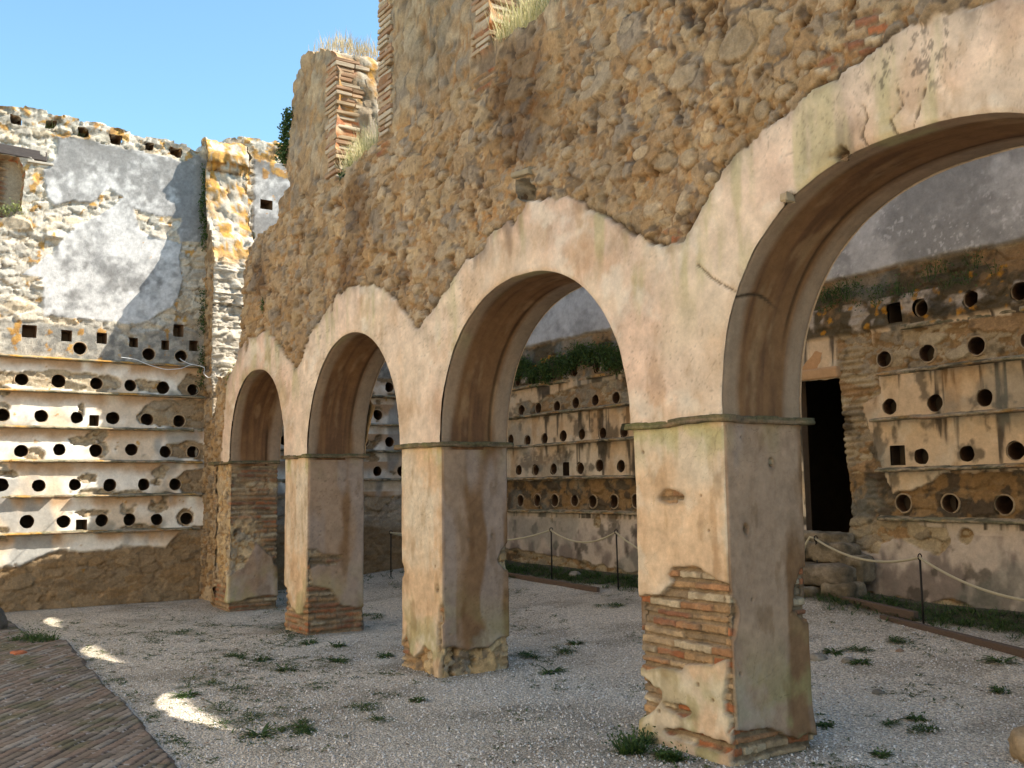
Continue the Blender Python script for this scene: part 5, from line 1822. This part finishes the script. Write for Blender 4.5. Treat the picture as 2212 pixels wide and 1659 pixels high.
# ------------------------------------------------------------------ rope barrier
def post(x, y, z, hgt, lab, lean=0.0):
    e = empty("rope_post", (x, y, z), lab, "post", "iron posts of the rope barrier")
    g = Geo()
    g.tube([(x, y, z - .1), (x + lean, y, z + hgt)], .011, seg=10)
    g.build("rod", M_IRON, e, True)
    g = Geo()
    a = [(x + lean, y + .03 * math.cos(t), z + hgt + .005 + .03 * math.sin(t)) for t in np.linspace(-1.2, 4.4, 14)]
    g.tube(a, .006, seg=6)
    g.build("eyelet", M_IRON, e, True)
    return (x + lean, y - .01, z + hgt + .0)


def rope(pts, sag, lab, tail=None):
    g = Geo()
    P = []
    for (a, b), sg in zip(zip(pts[:-1], pts[1:]), sag):
        for t in np.linspace(0, 1, 22)[(0 if not P else 1):]:
            p = [a[i] + (b[i] - a[i]) * t for i in range(3)]
            p[2] -= sg * 4 * t * (1 - t)
            P.append(p)
    g.tube(P, .013, seg=8)
    if tail:
        g.tube(tail, [.014] * (len(tail) - 2) + [.015, .014], seg=8)
    o = g.build("rope", M_ROPE, None, True)
    tag(o, lab, "rope", "ropes of the barrier")


t1 = post(-9.62, 2.95, .20, .72, "iron post half hidden by the second pier, farthest left of the rope barrier")
t0 = post(-10.66, 3.10, .19, .78, "iron post seen between the second and third piers")
t2 = post(-7.83, 4.37, .29, .76, "left iron post in the third archway")
t3 = post(-6.16, 4.27, .29, .78, "right iron post in the third archway", -.02)
t4 = post(-3.25, 4.85, .40, .66, "iron post beside the dark doorway", -.02)
t5 = post(-1.55, 4.28, .22, .74, "rightmost iron post, in front of the low plastered wall")
bpy.data.objects.remove
rope([(-11.4, 2.2, .85), (t1[0] - .7, 1.9, .9)], [.03], "short end of pale rope behind the first pier")
rope([(-11.2, 4.2, .92), t0, (-9.6, 3.6, .98), t2], [.06, .02, .14], "pale rope between the end wall and the third archway")
rope([t2, t3, (-4.7, 4.5, .80)], [.16, .18], "pale rope sagging across the third archway")
rope([t4, t5, (.6, 3.4, .78)], [.13, .16], "pale rope hanging along the wall right of the doorway",
     tail=[t4, (t4[0] - .06, t4[1] - .02, t4[2] + .02), (t4[0] - .13, t4[1] - .03, t4[2] - .08), (t4[0] - .19, t4[1] - .02, t4[2] - .24), (t4[0] - .22, t4[1], t4[2] - .42), (t4[0] - .215, t4[1], t4[2] - .50), (t4[0] - .21, t4[1], t4[2] - .56)])

# ------------------------------------------------------------------ timber edging
def plank(a, b, lab, th=.05, ht=.075):
    a = np.array(a); b = np.array(b)
    d = b - a; L = np.linalg.norm(d); d /= L
    n = np.array([-d[1], d[0], 0]); n /= np.linalg.norm(n)
    u_ = np.cross(d, n)
    R = np.stack([d, n, u_], 1)
    g = Geo()
    g.box(tuple((a + b) / 2 + np.array([0, 0, ht * .35])), (L, th, ht), rot=R, bev=.006)
    tag(g.build("timber_edging", M_PLANK), lab, "timber", "timber edging along the gravel")


plank((-9.3, 4.28, .30), (-6.2, 3.95, .28), "thin timber edging between gravel and grass in the third archway")
plank((-11.2, 3.0, .17), (-9.0, 3.35, .20), "timber edging glimpsed between the second and third piers", .04, .05)
plank((-3.35, 4.75, .42), (-1.72, 4.42, .33), "longer brown timber beam leading left towards the doorway", .07, .09)
plank((-2.05, 4.33, .27), (.4, 3.35, .22), "brown timber beam at the right end of the gravel edge", .07, .10)


# ------------------------------------------------------------------ stones
def stone(x, y, z, r, lab, seed, sc=(1, 1, .65), col=None, name="stone"):
    n = 28
    th, ph = np.meshgrid(np.linspace(0, math.pi, n), np.linspace(0, 2 * math.pi, 2 * n), indexing='ij')
    th = th.ravel(); ph = ph.ravel()
    d = np.stack([np.sin(th) * np.cos(ph), np.sin(th) * np.sin(ph), np.cos(th)], 1)
    q = 1 + .28 * fbm(d[:, 0] * 1.6 + seed, d[:, 1] * 1.6, d[:, 2] * 1.6, o=4, seed=seed) + .05 * fbm(d[:, 0] * 8, d[:, 1] * 8, d[:, 2] * 8, o=3, seed=seed + 1)
    P = d * q[:, None] * r * np.array(sc) + np.array([x, y, z + r * sc[2] * .4])
    c = mix([.30, .27, .23], [.22, .20, .17], ss(-.2, .2, fbm(P[:, 0] * 14, P[:, 1] * 14, P[:, 2] * 14, o=3, seed=seed + 2)))
    if col: c = c * np.array(col)
    o = mkobj(name, P, grid_faces(n, 2 * n), M_WALL, None, c, np.full(len(P), .7))
    tag(o, lab, "stone")


stone(1.05, 1.46, .03, .16, "large pale stone cut by the right edge at the bottom of the picture", 1500, (1, .8, .9), (1.4, 1.15, .85))
x, y, z = unpx(1700 + 885 * S, 1275 + 915 * S); stone(x, y, z - .02, .08, "grey stone touching the right side of the nearest pier on the gravel", 1510)
x, y, z = unpx(1700 + 1085 * S, 1275 + 935 * S); stone(x, y, z - .02, .065, "grey stone with a dark weed growing at its right", 1520)
x, y, z = unpx(1700 + 1410 * S, 1275 + 860 * S); stone(x, y, z - .01, .035, "small reddish stone below the timber edging", 1530, col=(1.2, .9, .75))
x, y, z = unpx(1700 + 1275 * S, 1275 + 1165 * S); stone(x, y, z - .01, .045, "small dark stone in the middle of the lower right gravel", 1540, col=(.7, .7, .7))
stone(-9.62, -2.95, 0, .20, "dark grey block at the far left edge against the foot of the end wall", 1550, (1, .8, 1.2), (.6, .6, .6))
x, y, z = unpx(60, 1640); stone(x, y - .05, z, .09, "rusty red lichened stone on the far edge of the brick path", 1560, (1.3, 1, .5), (1.5, .55, .3))
x, y, z = unpx(1500, 1405); stone(-7.75, 4.75, .33, .10, "grey stone in the grass behind the left post of the third archway", 1570)
# rubble under the doorway
st = empty("door_step", (-3.3, 4.9, .4), "rough stone step and rubble below the dark doorway", "step")


def rough_block(name, c, d, seed, parent, col=(1, 1, 1), e=.35):
    n = 40
    th, ph = np.meshgrid(np.linspace(0, math.pi, n), np.linspace(0, 2 * math.pi, 2 * n), indexing='ij')
    th = th.ravel(); ph = ph.ravel()
    x = np.sin(th) * np.cos(ph); y = np.sin(th) * np.sin(ph); z = np.cos(th)
    k = np.maximum(np.maximum(np.abs(x) ** (1 / e), np.abs(y) ** (1 / e)), 1e-9)
    L = (np.abs(x) ** (2 / e) + np.abs(y) ** (2 / e) + np.abs(z) ** (2 / e)) ** (e / 2)
    P = np.stack([x, y, z], 1) / L[:, None] * np.array(d) / 2
    q = .05 * fbm(P[:, 0] * 5 + seed, P[:, 1] * 5, P[:, 2] * 5, o=5, seed=seed, g=.6)
    nrm = np.stack([x, y, z], 1)
    P = P + nrm * q[:, None] + np.array(c)
    n2 = fbm(P[:, 0] * 7, P[:, 1] * 7, P[:, 2] * 7, o=4, seed=seed + 1)
    cc = mix([.24, .20, .145], [.12, .10, .07], ss(-.2, .3, n2)) * np.array(col)
    mkobj(name, P, grid_faces(n, 2 * n), M_WALL, parent, cc, np.ones(len(P)))


rough_block("step_slab", (-3.35, 4.93, .66), (1.25, .62, .26), 1600, st, (1.05, 1.05, 1.1))
for k, (x_, y_, z_, a_, b_, c_) in enumerate(((-3.75, 4.72, .42, .45, .3, .3), (-3.3, 4.66, .40, .42, .3, .26), (-2.86, 4.78, .44, .42, .34, .34), (-3.1, 4.98, .9, .5, .3, .24), (-3.5, 5.0, .92, .44, .3, .22), (-2.80, 4.98, .74, .3, .3, .3), (-3.35, 5.06, 1.06, .75, .3, .14))):
    rough_block("step_stone", (x_, y_, z_), (a_, b_, c_), 1610 + k, st)

# cable strung along the end wall
g = Geo()
P = [(XE + .20, -1.15, 3.76), (XE + .24, -.95, 3.74), (XE + .25, -.75, 3.66), (XE + .25, -.5, 3.60), (XE + .25, -.25, 3.63), (XE + .22, -.1, 3.71), (XE + .20, .05, 3.70), (XE + .3, .1, 3.66), (-10.9, -.02, 3.52), (-10.6, -.03, 3.42), (-10.2, -.05, 3.45)]
t = np.linspace(0, len(P) - 1, 90)
P = np.array(P)
Pi = np.stack([np.interp(t, np.arange(len(P)), P[:, k]) for k in range(3)], 1)
for _ in range(6): Pi[1:-1] = (Pi[:-2] + 2 * Pi[1:-1] + Pi[2:]) / 4
g.tube(Pi, .006, seg=6)
g.tube([(XE + .03, -.22, 3.82), (XE + .1, -.2, 3.78), (XE + .16, -.12, 3.73), (XE + .18, .0, 3.71)], .006, seg=6)
tag(g.build("cable", M_CABLE, None, True), "thin white cable drooping along the top tile ledge of the end wall", "cable")

# loose gravel grains near the camera
n = 46000
oct_ = np.array([(1, 0, 0), (-1, 0, 0), (0, 1, 0), (0, -1, 0), (0, 0, 1), (0, 0, -1)], float)
of = np.array([(0, 2, 4), (2, 1, 4), (1, 3, 4), (3, 0, 4), (2, 0, 5), (1, 2, 5), (3, 1, 5), (0, 3, 5)])
d = rng.uniform(0, 1, n)
dist = 2.4 + 9.5 * d ** 1.15
ang = rng.uniform(-31, 31, n) * math.pi / 180
fwd = np.array([-RM[0, 2], -RM[1, 2]]); fwd /= np.linalg.norm(fwd)
rt = np.array([fwd[1], -fwd[0]])
px_ = CAM[0] + dist / np.cos(ang) * (fwd[0] * np.cos(ang) + rt[0] * np.sin(ang))
py_ = CAM[1] + dist / np.cos(ang) * (fwd[1] * np.cos(ang) + rt[1] * np.sin(ang))
ok = (path_sdf(px_, py_) < 0) & (px_ > -11.4) & (py_ < 4.3)
px_, py_ = px_[ok], py_[ok]
n = len(px_)
A = rng.normal(0, 1, (n, 3, 3)) * .25 + np.eye(3)
sz = rng.uniform(.004, .011, n) * (1.15 - .45 * np.clip((np.hypot(px_ - CAM[0], py_ - CAM[1]) - 3) / 8, 0, 1))
Vp = np.einsum('kj,nij->nki', oct_, A) * sz[:, None, None] + np.stack([px_, py_, gz(px_, py_) + sz * .3], 1)[:, None, :]
Fp = (of[None] + (np.arange(n) * 6)[:, None, None]).reshape(-1, 3)
cc = rng.uniform(.40, .80, n)
Cp = np.repeat(np.stack([cc, cc * .96, cc * .93], 1), 6, 0)
tag(mkobj("gravel", Vp.reshape(-1, 3), Fp, M_WALL, None, Cp, np.zeros(len(Cp)), smooth=True), "pale loose gravel grains covering the courtyard floor", "gravel", kind="stuff")
